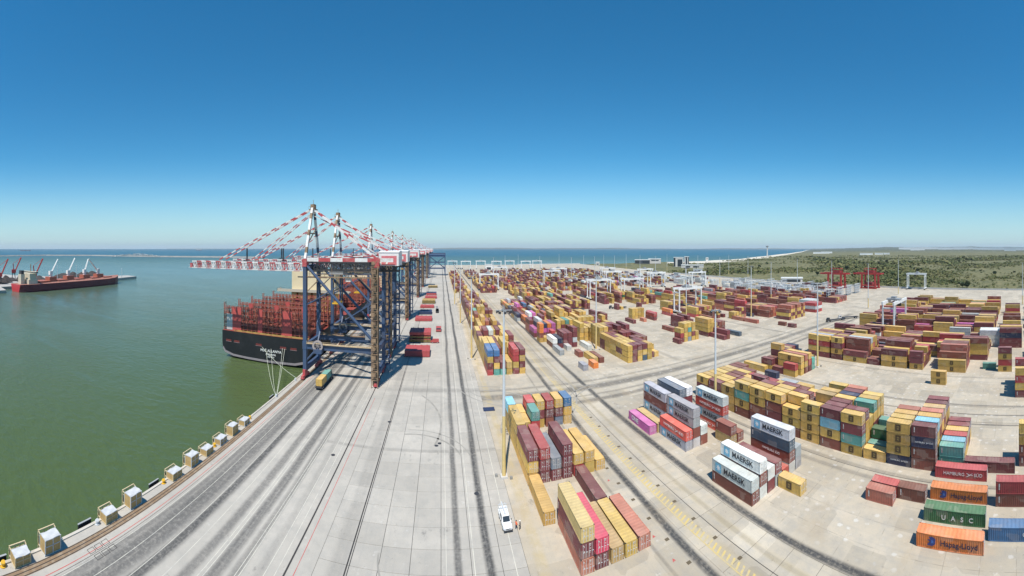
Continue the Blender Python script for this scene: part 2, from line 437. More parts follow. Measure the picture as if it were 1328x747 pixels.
# apron: base sheet below, paving sheets with a hole where the slabs lie one by one
apron = tag(MB().build('quay_apron', APRON), kind='structure')
SX = [-21.0, -15.8, -10.6, -5.3, 0.0, 5.2, 10.4, EX]
SY = [50.0 + 5.2*i for i in range(22)]
m = MB()
m.quad((QX,-60,0),(SX[0],-60,0),(SX[0],QN,0),(QX,QN,0))
m.quad((SX[0],-60,0),(EX,-60,0),(EX,SY[0],0),(SX[0],SY[0],0))
m.quad((SX[0],SY[-1],0),(EX,SY[-1],0),(EX,QN,0),(SX[0],QN,0))
m.quad((SX[0],SY[0],-0.06),(EX,SY[0],-0.06),(EX,SY[-1],-0.06),(SX[0],SY[-1],-0.06))
m.m[-1] = 1
JOINT = paint('joint_filler', (0.10,0.095,0.088), 0.9)
apron.data = m.mesh('quay_apron', [APRON, JOINT])
_slab = {}
def slab(x0, y0, x1, y1, mat, parent, z=0.0):
    k = (round(x1-x0, 2), round(y1-y0, 2), mat.name)
    if k not in _slab:
        a, b = (x1-x0)/2-0.036, (y1-y0)/2-0.036
        s_ = MB(); s_.v = [(-a,-b,-.055),(a,-b,-.055),(a,b,-.055),(-a,b,-.055),(-a+.02,-b+.02,0),(a-.02,-b+.02,0),(a-.02,b-.02,0),(-a+.02,b-.02,0)]
        s_.f = [(4,5,6,7),(0,1,5,4),(1,2,6,5),(2,3,7,6),(3,0,4,7)]; s_.m = [0]*5
        _slab[k] = s_.mesh('concrete_slab', mat)
    return put('concrete_slab', _slab[k], parent, ((x0+x1)/2, (y0+y1)/2, z + random.uniform(-.006, .004)))
for i in range(len(SX)-1):
    for j in range(len(SY)-1):
        slab(SX[i], SY[j], SX[i+1], SY[j+1], APRON, apron)
# yard
yard = tag(MB().build('yard_pavement', YARD), kind='structure')
LX = [42.4, 48.0, 54.2]; LY = [-12.0 + 6.2*i for i in range(24)]
m = MB()
m.quad((EX,-200,0),(LX[0],-200,0),(LX[0],QN,0),(EX,QN,0))
m.quad((LX[-1],-200,0),(470,-200,0),(470,QN,0),(LX[-1],QN,0))
m.quad((LX[0],-200,0),(LX[-1],-200,0),(LX[-1],LY[0],0),(LX[0],LY[0],0))
m.quad((LX[0],LY[-1],0),(LX[-1],LY[-1],0),(LX[-1],QN,0),(LX[0],QN,0))
m.quad((LX[0],LY[0],-.06),(LX[-1],LY[0],-.06),(LX[-1],LY[-1],-.06),(LX[0],LY[-1],-.06))
m.m[-1] = 1
yard.data = m.mesh('yard_pavement', [YARD, JOINT])
for i in range(len(LX)-1):
    for j in range(len(LY)-1):
        slab(LX[i], LY[j], LX[i+1], LY[j+1], YARD, yard)
# quay wall, cope
m = MB()
m.box(QX+.01, -60, -9, QX+1.2, QN, -0.012)
m.box(QX+1.2, QN-1, -9, 470, QN+.5, -0.02)
tag(m.build('quay_wall', paint('quay_wall_concrete', (0.34, 0.32, 0.29), 0.9, wear=0.8, wearcol=(0.10,0.11,0.09), scale=0.3)), 'grey concrete quay wall dropping into the green harbour water', 'quay wall')
m = MB(); m.box(QX, -60, 0.0, QX+0.55, QN, 0.22)
m.build('quay_cope', paint('cope_concrete', (0.55, 0.50, 0.43), 0.9, wear=0.6, wearcol=(0.3,0.27,0.22), scale=0.3), apron)

# crane rails and painted lines
def strip(name, mat, x0, x1, y0, y1, parent, z=0.008, h=0.0):
    s_ = MB()
    if h: s_.box(x0, y0, -0.02, x1, y1, h)
    else:
        n_ = max(1, int((y1-y0)/60))
        for i in range(n_): s_.quad((x0, y0+(y1-y0)*i/n_, z), (x1, y0+(y1-y0)*i/n_, z), (x1, y0+(y1-y0)*(i+1)/n_, z), (x0, y0+(y1-y0)*(i+1)/n_, z))
    return s_.build(name, mat, parent)
strip('rail_bed', RAILB, -56.3, -54.6, -40, 1150, apron, 0.006)
for x_ in (-56.15, -55.45, -54.75): strip('crane_rail', RAILM, x_-.06, x_+.06, -40, 1150, apron, h=0.05)
strip('crane_rail', RAILM, -25.35, -25.05, -40, 1150, apron, h=0.04)
strip('cable_slot', RAILM, -16.0, -15.8, 40, 900, apron, 0.010)
strip('cable_slot', RAILM, -15.55, -15.40, 40, 900, apron, 0.010)
for x_, w_ in ((-23.75, .10), (-53.2, .12)): strip('red_line', RLINE, x_-w_*.6, x_+w_*.6, 20, 130 if x_ > -30 else 420, apron)
for x_ in (-51.9, -49.0, -45.4, -41.6, -37.3, -36.6, -32.3, -31.7, -28.2, -26.6): strip('white_line', WLINE, x_-.055, x_+.055, -20, 420, apron)
for x_ in (5.7, 12.6): strip('white_line', WLINE, x_-.07, x_+.07, 20, 600, apron)
for x_ in (0.9,): strip('white_line', WLINE, x_-.05, x_+.05, 20, 300, apron)
strip('joint_line', RAILM, -52.6, -52.5, -40, 500, apron, 0.007)
strip('kerb_line', RAILM, 47.93, 48.07, -60, 900, yard, 0.009)
for x_ in (82.0, 113.0, 118.5, 124.0): strip('kerb_line', RAILM, x_-.08, x_+.08, -60, 112, yard, 0.009)
s_ = MB()
for i in range(150):
    y_ = -30 + i*1.15
    s_.quad((44.4, y_, .011), (44.4, y_+.42, .011), (45.9, y_+1.0, .011), (45.9, y_+.58, .011))
s_.build('yellow_hatching', YLINE, yard)
strip('yellow_line', YLINE, 44.1, 44.3, -30, 330, yard, .012)
# dark slot plates and faded markers beside the lane
_mk = MB(); _mk.box(-.38,-.3,0,.38,.3,.06); _mk = _mk.mesh('slot_plate', paint('slot_plate_paint', (0.13,0.10,0.06), 0.8))
_mr = MB(); _mr.poly([(-.35,-.3,.012),(.35,-.25,.012),(.05,.4,.012)]); _mr = _mr.mesh('red_marking', RLINE)
for i in range(16):
    put('slot_plate', _mk, yard, (46.5, 12+6.35*i, 0))
    put('slot_plate', _mk, yard, (39.3+random.uniform(-.15,.15), 30+6.35*i, 0))
    put('red_marking', _mr, yard, (37.6, 32+6.35*i, 0))
# numbered painted bay on the quay near the crates
s_ = MB()
for r_ in range(2):
    for k in range(3):
        x0, y0 = -54.0+1.75*r_, 37.2+1.55*k + (0 if r_ == 0 else 0.3)
        for a, b in (((x0,y0),(x0+1.2,y0+.1)),((x0,y0+1.2),(x0+1.2,y0+1.3)),((x0,y0),(x0+.1,y0+1.3)),((x0+1.1,y0),(x0+1.2,y0+1.3))):
            s_.quad((a[0],a[1],.012),(b[0],a[1],.012),(b[0],b[1],.012),(a[0],b[1],.012))
s_.build('painted_bay', RAILM, apron)

# coast: scrubland, dunes and beach beyond the yard, on a fan of rays so that the shore follows the photograph
COAST = [(-0.2,1190),(0.0,1200),(0.1,1210),(0.48,1350),(0.69,1603),(0.8168,1973),(0.901,2850),(0.95,4000),(0.985,6500),(1.0,12000),(1.02,17000),(2.3,17000)]
def coast(p):
    for (a, ra), (b, rb) in zip(COAST, COAST[1:]):
        if a <= p <= b: return ra + (rb-ra)*(p-a)/(b-a)
    return COAST[-1][1]
def ground_z(p, r):
    rc = coast(p)
    z = -0.35
    if r > 470: z += 1.5*math.sin(r*0.013+p*17)*math.sin(p*41+r*0.004)*min(1, (r-470)/200)*(1 if r > 900 or p > .7 else 0.4)
    if r*math.sin(p) < 490 and r*math.cos(p) < 1190: z = -2.0
    k = max(0.0, min(1.0, (p-0.99)/0.25))
    z += 96*k*max(0.0, (r-2600)/12000)**1.0 + (7*math.sin(p*23)+7*math.sin(p*57+1)+6*math.sin(p*131))*k*max(0, (r-4000)/9000)
    t = (rc-r)/rc
    if t < 0.06 and rc < 16000: z = min(z, -0.35 + (WZ-1.2)*(1-t/0.06)) if t < .03 else z
    return z
pN, rN = 150, 70
m = MB()
for i in range(pN+1):
    p_ = -0.05 + 2.25*i/pN
    rc = coast(p_)
    r0 = 300
    for j in range(rN+1):
        r_ = r0*(rc/r0)**(j/rN)
        m.v.append((r_*math.sin(p_), r_*math.cos(p_), ground_z(p_, r_)))
for i in range(pN):
    for j in range(rN):
        a = i*(rN+1)+j
        m.f.append((a, a+rN+1, a+rN+2, a+1)); m.m.append(0)
def scrub_material():
    n = NT('scrubland'); n.rough(0.95)
    p = n.pos(); x, y, z = n.sep(p)
    f1 = n.noise(p, 0.012, 8, 0.72); f2 = n.noise(p, 0.09, 6, 0.75); f3 = n.noise(n.mapping(p, (1,1,1), (400,90,0)), 0.003, 6, 0.65)
    c = n.mix(n.sstep(f2, 0.38, 0.62), (0.088, 0.094, 0.032), (0.205, 0.178, 0.080))
    c = n.mix(n.sstep(f1, 0.52, 0.66, 0.0, 0.7), c, (0.045, 0.062, 0.022))
    c = n.mix(n.sstep(f3, 0.55, 0.66, 0.0, 0.75), c, (0.20, 0.175, 0.085))
    c = n.mix(n.sstep(f1, 0.20, 0.36, 0.75, 0.0), c, (0.34, 0.29, 0.22))
    # settlement speckle far inland
    far = n.sstep(x, 3000, 6000)
    c = n.mix(n.math('MULTIPLY', far, 0.7), c, (0.055, 0.070, 0.045))
    vo = n.n('ShaderNodeTexVoronoi'); n.l(n.mapping(p, (0.006, 0.012, 0)), vo.inputs['Vector']); vo.inputs['Scale'].default_value = 1
    c = n.mix(n.math('MULTIPLY', far, n.sstep(vo.outputs['Distance'], 0.10, 0.2, 0.8, 0.0)), c, (0.7, 0.68, 0.64))
    # pale sand near the water line
    at = n.n('ShaderNodeAttribute'); at.attribute_name = 'sand'
    sd = n.math('ADD', at.outputs['Fac'], n.math('MULTIPLY', n.math('SUBTRACT', f2, 0.5), 0.8))
    c = n.mix(n.sstep(sd, 0.42, 0.58), c, (0.62, 0.56, 0.46))
    n.color(c)
    return n.mat
land = m.build('scrubland', scrub_material())
at = land.data.attributes.new('sand', 'FLOAT', 'POINT')
sv = []
for i in range(pN+1):
    p_ = -0.05 + 2.25*i/pN; rc = coast(p_)
    for j in range(rN+1):
        r_ = 300*(rc/300)**(j/rN); t = (rc-r_)/rc
        sv.append(0.0 if rc > 14000 else max(0, min(1, 1.0-(t-0.05)/0.34)) if p_ > .62 else max(0, min(.9, .9-(t-0.01)/0.06)))
at.data.foreach_set('value', sv)
tag(land, kind='structure')
#@@CONTAINERS
# ------------------------------------------------------------------ containers: the whole yard is laid out as a list first
PAL = dict(y=(0.59,0.37,0.078), c=(0.50,0.335,0.13), m=(0.185,0.04,0.048), b=(0.215,0.06,0.042), r=(0.45,0.045,0.05), t=(0.46,0.14,0.085), n=(0.022,0.035,0.085),
           u=(0.045,0.15,0.32), e=(0.10,0.33,0.28), l=(0.20,0.46,0.58), g=(0.40,0.42,0.44), w=(0.66,0.66,0.63), p=(0.56,0.11,0.36), o=(0.74,0.20,0.02),
           G=(0.035,0.15,0.06), k=(0.05,0.09,0.13), h=(0.60,0.07,0.045), q=(0.48,0.035,0.085), i=(0.17,0.22,0.28))
CNAME = dict(y='yellow', c='pale tan', m='maroon', b='brown red', r='red', t='terracotta', n='navy', u='blue', e='teal', l='light blue', g='grey', w='white', p='pink',
             o='orange', G='green', k='dark slate', h='bright red', q='crimson', i='dusty blue')
CW, CHT = 2.438, 2.59
PZ = 2.67                       # level pitch
CON = []                        # dicts
BLK = {}
def stack(blk, row, k, X, Y, cols, L=40):
    ln = 12.19 if L == 40 else 6.06
    tk = cols.split() if isinstance(cols, str) else cols
    jx = random.uniform(-.06, .06)
    for lev, c in enumerate(tk):
        st = ''
        if ':' in c: c, st = c.split(':')
        CON.append(dict(blk=blk, row=row, k=k, x=X + jx + random.uniform(-.03, .03), y=Y + random.uniform(-.05, .05), z=lev*PZ, lev=lev, n=len(tk), ln=ln, c=c, st=st, L=L))
def pick(pal, rnd):
    t = rnd.random()*sum(w_ for _, w_ in pal)
    for c, w_ in pal:
        t -= w_
        if t <= 0: return c
    return pal[-1][0]
PA = [('y',50),('m',22),('b',13),('t',5),('r',3),('n',2),('e',2),('c',3)]
PB = [('m',34),('b',27),('y',28),('t',4),('r',3),('n',2),('g',1)]
PM = [('m',20),('b',15),('y',14),('o',7),('r',8),('p',7),('n',7),('g',7),('u',4),('w',6),('t',5)]
PR = [('b',35),('t',15),('m',25),('y',18),('r',6),('g',2)]
PW = [('w',55),('g',30),('m',5),('y',6),('b',4)]
def proc(blk, X0, ncol, Y0, nrow, hw, pal, seed, L=40, px=2.8, py=None, fill=0.93, skip=None, row0=0):
    rnd = random.Random(seed)
    py = py or (12.55 if L == 40 else 6.35)
    for r_ in range(nrow):
        base = pick(hw, rnd)
        for k in range(ncol):
            if rnd.random() > fill or (skip and skip(r_, k)): continue
            hgt = max(1, base + rnd.choice((-1, 0, 0, 0, 0, 1)))
            hgt = min(hgt, 5)
            dom = pick(pal, rnd)
            stack(blk, row0+r_, k, X0+px*k, Y0+py*r_, [dom if rnd.random() < .45 else pick(pal, rnd) for _ in range(hgt)], L)

# --- block A beside the pickup
BLK['A'] = 'block beside white pickup'
XA = [19.6 + 2.8*i for i in range(7)]
for row, Y, L, d in [
    (0, 55.9, 40, {1:'t m c', 2:'m q', 3:'c', 4:'y', 5:'t'}),
    (1, 68.4, 40, {0:'y', 4:'m'}),
    (2, 81.0, 40, {0:'y y m', 1:'m m r', 2:'m i', 3:'m m m', 4:'r y', 5:'y y', 6:'y'}),
    (3, 93.6, 40, {0:'y y y'}),
    (3, 99.8, 20, {1:'y y', 2:'r r e'}),
    (4, 106.2, 20, {0:'y y l', 1:'y y', 2:'m m r', 3:'y m y', 4:'b m r', 5:'i m y', 6:'c y u'})]:
    for k, v in d.items(): stack('A', row, k, XA[k] + (0.0 if row < 4 else 0.12*k), Y, v, L)
# --- block B further along the quay
BLK['B'] = 'long block beyond the junction'
XB = [19.6 + 2.8*i for i in range(6)]
for k, v in enumerate(['r m y u', 'e y m u', 'e m', 'y y', 'm y r r', 'y m y m']): stack('B', 0, k, XB[k], 154.0, v)
for k, v in enumerate(['y y y y', 'y y y y', 'm m m', 'y y y y', 'y y y', 'y y m']): stack('B', 1, k, XB[k], 166.6, v)
for k, v in enumerate(['y y y', 'm m y', 'y m m', 'y y y', 'y y y y', 'm y y m']): stack('B', 2, k, XB[k], 179.2, v)
for k, v in enumerate(['y y m', 'm m m m', 'y m m w', 'y y', 'y']): stack('B', 3, k, XB[k], 191.8, v)
proc('B', 19.6, 6, 204.4, 7, [(3,5),(4,3),(2,2)], [('y',60),('m',22),('b',12),('t',4),('e',2)], 11, row0=4)
proc('B', 19.6, 6, 297, 8, [(3,5),(4,4)], PB, 12, row0=11)
proc('B2', 16, 6, 440, 13, [(3,5),(2,3)], PB, 13, fill=.8)
BLK['B2'] = 'far block behind the long block'
# --- block D: mixed colours beside the lane
BLK['D'] = 'mixed block beyond the lane'
stack('D',0,1,61.0,149.0,'g',20); stack('D',0,3,66.3,150.0,'o',20); stack('D',0,4,69.3,157.0,'y'); stack('D',0,5,72.2,156.2,'b')
stack('D',0,2,66.5,168.5,'b',20); stack('D',1,6,75.4,178.0,'w'); stack('D',1,1,58.6,174.5,'g')
stack('D',2,1,59.2,187.4,'b w'); stack('D',2,2,62.2,187.4,'m n'); stack('D',2,3,65.0,187.2,'p m m'); stack('D',2,4,67.8,187.2,'m m m'); stack('D',2,5,70.6,187.2,'m g m m',20)
stack('D',2,3,65.0,181.0,'w',20)
stack('D',3,0,55.7,202.2,'y b o o',20); stack('D',3,1,58.6,202.4,'y',20); stack('D',3,2,61.4,202.4,'y',20); stack('D',3,3,64.2,206,'m r',20)
stack('D',4,0,55.7,214.4,'m p'); stack('D',4,1,58.5,214.4,'m p k w'); stack('D',4,2,61.3,214.4,'m p n'); stack('D',4,3,64.1,214.4,'m p o'); stack('D',4,4,66.9,214.4,'b p p')
proc('D', 55.9, 8, 227, 5, [(2,4),(3,3)], PM, 21, fill=.75, row0=5)
proc('D', 56.5, 8, 296, 4, [(2,4),(3,2)], PM, 22, fill=.9, row0=10)
proc('D', 72.5, 4, 196, 11, [(3,5),(2,3),(4,2)], [('y',50),('m',20),('b',20),('e',4),('n',4)], 23, fill=.85, row0=3)
_x, _y = G(750, 399); stack('D', 20, 0, _x, _y, 'k', 40)
# --- block C: yellow wall
BLK['C'] = 'yellow wall block past the lane'
XC = [84.0 + 2.72*i for i in range(7)]
for k, v in enumerate(['y y y', 'm m m', 'y y m', 'k y m', 'y y y', 'm', 'y']): stack('C', 0, k, XC[k], 150.0 + (0 if k < 5 else 2), v, 20)
for r_, hh in enumerate([3,3,3,3,4,4,3,3,3,4]):
    rnd = random.Random(300+r_)
    for k in range(7):
        n_ = hh if k < 3 else max(2, hh - rnd.choice((0,0,1)))
        cs = [pick([('y',72),('m',18),('b',10)], rnd) for _ in range(n_)]
        if k == 0: cs = [('y' if rnd.random() < .82 else 'm') for _ in range(n_)]
        if k >= 1 and r_ in (3,4,5,6): cs[-1] = 'm' if rnd.random() < .8 else 'y'
        stack('C', r_+1, k, XC[k], 156.4 + 6.35*r_, cs, 20)
proc('C', 84, 7, 222, 7, [(3,6),(2,3)], PA, 31, row0=11)
proc('C2', 80, 9, 320, 9, [(3,6),(4,2)], [('y',45),('m',25),('b',25),('o',3),('e',2)], 32, fill=.9)
BLK['C2'] = 'distant block behind yellow wall'
# --- block M: the grey lettered group
BLK['M'] = 'grey lettered group by lane'
XM = [57.3 + 2.72*i for i in range(8)]
for row, Y, L, d in [
    (0, 50.6, 40, {0:'b w:M', 1:'w b w:M', 2:'m w', 3:'g m', 4:'h:h', 5:'w b:h k w:M', 6:'g g'}),
    (1, 70.2, 20, {5:'c b', 6:'b'}),
    (2, 76.2, 40, {1:'g:M h:H', 2:'w b g:M g:M', 3:'b w', 6:'h:H g:M h:H w:M'}),
    (3, 89.0, 40, {0:'p:O', 1:'c', 2:'w g:M b g:M', 4:'m g m i', 5:'m b m w:M'})]:
    for k, v in d.items(): stack('M', row, k, XM[k] - (0.35 if row == 3 else 0), Y, v, L)
stack('M', 0, 7, 66.1, 44.2, 'y:S', 20)
# --- block N: yellow block
BLK['N'] = 'big yellow block inland'
XN = [86.3 + 2.75*i for i in range(9)]
NY = lambda j: 19.4 + 6.45*j
front = {-1:'e e', 0:'b b n:H m', 1:'n:H y:S y:S y:S', 2:'y:S', 3:'y:S e m y:S', 4:'b y:S l m', 5:'y:S y:S y:S y:S', 6:'b y:S y:S', 7:'b m b y:S', 8:'m b y:S y:S', 9:'b y:S e y:S', 10:'y:S y:S y:S', 11:'m b m', 12:'y m y:S'}
for j, v in front.items(): stack('N', 0, j+1, XN[0] + (2.2 if j == -1 else 0), NY(j), v, 20)
tops = {-1:['l','r','y','m','m'], 0:['l','y','t','c','m','m'], 1:['y','y','t'], 2:['e','G','-','e'], 3:['m','y','e','y','y'], 4:['m','m','y','n','m','t'], 5:['y','y','c','y','-','y'], 6:['y','m','m','t','y'],
        7:['y','y','m','t','b','y'], 8:['y','m','r','r','y','g'], 9:['y','b','m','r','r'], 10:['y','m','m','y','r'], 11:['y','y','b','b','y','b'], 12:['y','y','y','y','c','b','b']}
hts = {-1:[2,2,2,2,2], 0:[4,4,4,4,4,4], 1:[4,4,4], 2:[1,2,0,2], 3:[4,3,4,4,4], 4:[4,4,4,4,4,4], 5:[3,3,4,4,0,4], 6:[4,4,3,3,3], 7:[4,4,4,3,3,3], 8:[4,4,3,3,3,3], 9:[4,3,4,3,3], 10:[3,3,3,3,3], 11:[3,3,3,3,3,3], 12:[3,3,3,3,3,3,3]}
rnd = random.Random(41)
for j, tl in tops.items():
    for i_, t_ in enumerate(tl):
        if t_ == '-' or hts[j][i_] == 0: continue
        below = [pick([('y',65),('b',17),('m',12),('e',3),('n',3)], rnd) for _ in range(hts[j][i_]-1)]
        stack('N', i_+1, j+1, XN[i_+1] + (2.2 if j == -1 else 0), NY(j), below + [t_], 20)
# --- block H: row of singles with big lettering
BLK['H'] = 'spaced singles by corner'
stack('H',0,0,64.0,5.8,'o:L'); stack('H',1,0,70.4,6.0,'G:U'); stack('H',2,0,76.8,6.2,'o:L'); stack('H',3,0,84.4,6.9,'r:H')
stack('H',0,1,67.3,-7.0,'u:C'); stack('H',2,1,76.3,-7.9,'b r'); stack('H',4,1,87.7,0.4,'m'); stack('H',5,1,90.6,-6.7,'m b y y',20)
stack('H',1,2,72.2,25.4,'t',20); stack('H',2,2,75.0,25.4,'r',20); stack('H',2,3,75.0,19.2,'b',20)
stack('H',5,2,93.5,-6.7,'m b y',20)
# --- block Q, P, R, S further inland
BLK['Q'] = 'stepped block at the crossing'
for row, X, Y, L, v in [(0,126,99.4,20,'y m'),(0,126,93,20,'m'),(0,126,87,20,'y r'),(1,129,98.5,20,'m b'),(1,129,86.0,40,'y:S y:S y:S'),(2,131.9,98.5,20,'y y m y'),(2,132,86,40,'b y t'),
                        (3,135,98,20,'m y m'),(3,135,86,40,'m r y'),(4,137.8,98.5,20,'y m c'),(5,140.5,98.5,20,'y y m'),(6,143.3,98.5,20,'y m n'),(6,143.3,105,20,'m n'),(7,146,98.5,20,'m k'),(7,146,105,20,'b k'),
                        (4,137.8,86,20,'e e'),(5,141,88,20,'y y'),(0,123,101,40,'y'),(0,119.5,92,20,'n')]:
    stack('Q', row, int((110-Y)/6.2), X, Y, v, L)
BLK['P'] = 'inland block past crossing'
for k, (Y, L, v) in enumerate([(88.0,40,'m y:S r y'),(81.0,20,'m y:S m y:S'),(68.2,40,'y:S m'),(61.7,20,'m'),(48.6,40,'y:S y:S m'),(41.2,20,'y:S m m'),(22.0,40,'y:S y:S'),(2.0,20,'y:S r y:S m')]):
    stack('P', 0, k, 157.0 + (3.0 if k == 7 else 0), Y, v, L)
rnd = random.Random(51)
for k, (Y, L, n_) in enumerate([(88.0,40,4),(81.0,20,4),(68.2,40,4),(61.7,20,2),(48.6,40,4),(41.2,20,3),(22.0,40,4)]):
    for i_ in range(1, 6):
        hh = max(1, n_ - rnd.choice((0,0,0,1)))
        stack('P', i_, k, 157 + 2.78*i_, Y, [pick(PB, rnd) for _ in range(hh)], L)
stack('P',0,8,163.0,9.0,'e',20); stack('P',0,9,166,2,'e y',20)
BLK['R'] = 'pair of yellow singles inland'
stack('R',0,0,141.6,27.7,'y:S y:S',20)
BLK['Z'] = 'tall stack by inland lane'
for i_, v in enumerate(['m y r y','b y y','r y y','m b u','y y m r','m y c']): stack('Z', i_, 0, 132.4 + 2.8*i_, -5.6, v, 20)
BLK['S'] = 'far inland block'
for b_, (X0, nc, hh) in enumerate([(176,5,[(3,4),(2,4)]),(196,6,[(3,5),(2,4)]),(222,6,[(3,5),(2,5)]),(246,6,[(3,5),(2,3)]),(272,6,[(3,3),(4,3)]),(298,6,[(2,3),(3,3)]),(322,5,[(2,3),(3,3)])]):
    for sgm, (Y0, nr) in enumerate([(-46,3),(-3,1 if b_ % 2 else 0),(14,7)]):
        if nr: proc('S', X0, nc, Y0, nr, hh, [('y',29),('m',31),('b',24),('t',7),('r',4),('c',3),('w',2),('n',2),('p',1)] if b_ < 5 else PA, 600+10*b_+sgm, px=2.75, fill=.86, row0=b_*6)
for i_ in range(3): stack('S', 40, i_, 205+2.8*i_, 8.5, 'w w w', 40)
for i_ in range(3): stack('S', 41, i_, 226+2.8*i_, 68.5, 'g w', 40)
for i_ in range(3): stack('S', 41, i_+4, 226+2.8*i_, 55.5, 'm p:O', 40)
# --- middle distance inland of the yellow wall
BLK['E'] = 'scattered stacks past yellow wall'
for k, (X, Y, L, v) in enumerate([(117.7,246,40,'b b'),(115,258,40,'b m'),(121,262,20,'b'),(131,226.5,40,'m'),(139,189.7,40,'b'),(141,228,20,'t'),(150,228,40,'m r'),(153,232,40,'b r'),(156,236,20,'g'),
                                  (148,284,20,'m m'),(152,284,40,'y'),(168,279,20,'b m'),(171,283,20,'g'),(170.7,236,40,'r o'),(163,154,40,'k'),(160,172,20,'g'),(203.8,141,20,'m'),(205,150,20,'b'),
                                  (199,170.5,40,'t'),(199,183.5,40,'t'),(84,148.5,20,'')]):
    if v: stack('E', 0, k, X, Y, v, L)
for i_ in range(4): stack('E', 1, i_, 138.7+2.7*i_, 241, 'y y y', 20)
for i_, v in enumerate(['m','m r y','y y y y','i y e y','y m y y','y y']): stack('E', 2, i_, 124.6+2.75*i_, 166+(0 if i_ else -2), v, 20)
for i_, v in enumerate(['m y y y','b y y y','y m y']): stack('E', 3, i_, 148.5+2.75*i_, 166.5, v, 40)
for i_, v in enumerate(['m','b m','m y m','y b b','m m b']): stack('E', 4, i_, 150.0+2.75*i_, 154+(12.6 if i_ > 1 else 0), v, 40)
for i_, v in enumerate(['m m m','m b','b m m','g m']): stack('E', 5, i_, 150+2.75*i_, 195, v, 40)
for i_, v in enumerate(['y y','c y','y c m','c m y','t m m']): stack('E', 6, i_, 200+2.75*i_, 194, v, 20)
stack('E', 6, 6, 216, 190, 'n', 40)
proc('E', 222, 6, 178, 5, [(3,6),(4,1)], PR, 71, fill=1, row0=8)
for i_ in range(8): stack('E', 7, i_, 223+2.8*i_, 159.5, ['y','m','y','t'] if i_ % 3 else ['m','y','b'], 40)
for i_ in range(4): stack('E', 14, i_, 262+2.8*i_, 160, 'r w r', 40)
for i_ in range(5): stack('E', 15, i_, 273+2.8*i_, 172, 'b c w', 40)
BLK['F'] = 'distant rows under gantries'
proc('F', 110, 7, 300, 9, [(3,4),(2,3)], PB, 81, fill=.82)
proc('F', 152, 7, 318, 7, [(3,5),(2,3)], PB, 82, fill=.8)
proc('F', 180, 7, 300, 8, [(3,6),(4,2)], [('y',50),('m',25),('b',20),('p',3),('G',2)], 83, fill=.9)
proc('F', 182, 7, 205, 5, [(3,5),(2,3)], PA, 84, fill=.75)
proc('F', 214, 7, 262, 9, [(3,6),(2,2)], PA, 85, fill=.85)
proc('F', 247, 8, 240, 9, [(3,6),(2,2)], PR, 86, fill=.9)
proc('F', 280, 9, 190, 11, [(3,5),(2,4)], PR, 87, fill=.85)
proc('F', 316, 9, 170, 8, [(2,5),(3,2)], PR, 88, fill=.7)
proc('F', 350, 7, 190, 14, [(2,4),(3,2)], PW, 89, fill=.75)
proc('F', 380, 6, 220, 14, [(2,4),(3,2)], PW, 90, fill=.6)
BLK['V'] = 'far rows by the sea'
for b_, X0 in enumerate([48, 82, 116, 150, 186, 222, 258, 296]):
    proc('V', X0, 8, 440 + 12*(b_ % 3), 13, [(3,5),(2,2),(4,1)], PB if b_ < 4 else [('m',30),('b',25),('y',22),('w',12),('g',8),('p',3)], 910+b_, fill=.84)
    proc('V', X0, 8, 640 + 20*(b_ % 2), 12, [(3,4),(2,4)], [('m',38),('b',28),('y',20),('g',8),('w',6)], 930+b_, fill=.8)
proc('V', 335, 8, 430, 14, [(2,4),(3,2)], PW, 951, fill=.7)
proc('V', 370, 8, 420, 14, [(2,4),(3,2)], PW, 952, fill=.6)
proc('V', 16, 6, 640, 9, [(3,4),(2,4)], PB, 953, fill=.8)

# --- which containers does the camera see, and how large?
CON = [c for c in CON]
vv, ff = [], []
for c in CON:
    n_ = len(vv)
    x0, y0, z0, x1, y1, z1 = c['x'], c['y'], c['z'], c['x']+CW, c['y']+c['ln'], c['z']+CHT
    vv += [(x0,y0,z0),(x1,y0,z0),(x1,y1,z0),(x0,y1,z0),(x0,y0,z1),(x1,y0,z1),(x1,y1,z1),(x0,y1,z1)]
    ff += [tuple(n_+i for i in q) for q in ((0,3,2,1),(4,5,6,7),(0,1,5,4),(1,2,6,5),(2,3,7,6),(3,0,4,7))]
bvh = BVHTree.FromPolygons(vv, ff)
eye = Vector((0, 0, H))
def seen(c):
    x0, y0, z0, ln = c['x'], c['y'], c['z'], c['ln']
    tot = 0.0
    for pts, area, nrm in (
        ([(x0+CW*a, y0+ln*b, z0+CHT+.02) for a in (.25,.75) for b in (.15,.5,.85)], CW*ln, Vector((0,0,1))),
        ([(x0-.02, y0+ln*b, z0+CHT*a) for a in (.25,.75) for b in (.12,.5,.88)], CHT*ln, Vector((-1,0,0))),
        ([(x0+CW*a, y0-.02, z0+CHT*b) for a in (.25,.75) for b in (.25,.75)], CHT*CW, Vector((0,-1,0))),
        ([(x0+CW*a, y0+ln+.02, z0+CHT*b) for a in (.25,.75) for b in (.25,.75)], CHT*CW, Vector((0,1,0)))):
        hit = 0
        for p in pts:
            p = Vector(p); dv = p - eye; L_ = dv.length; dv /= L_
            if -dv.dot(nrm) <= 0: continue
            a = math.atan2(p.x, p.y)
            if not (-PX/PF < a < (1328-PX)/PF) or (H-p.z)/math.hypot(p.x, p.y) > (747-PY)/PF: continue
            r_ = bvh.ray_cast(eye, dv, L_-0.06)
            if r_[0] is None: hit += -dv.dot(nrm)/(L_*L_)
        tot += area*hit/len(pts)
    return tot
for c in CON: c['s'] = seen(c)
order = sorted(range(len(CON)), key=lambda i: -CON[i]['s'])
single = set(i for i in order[:288] if CON[i]['s'] > 0)

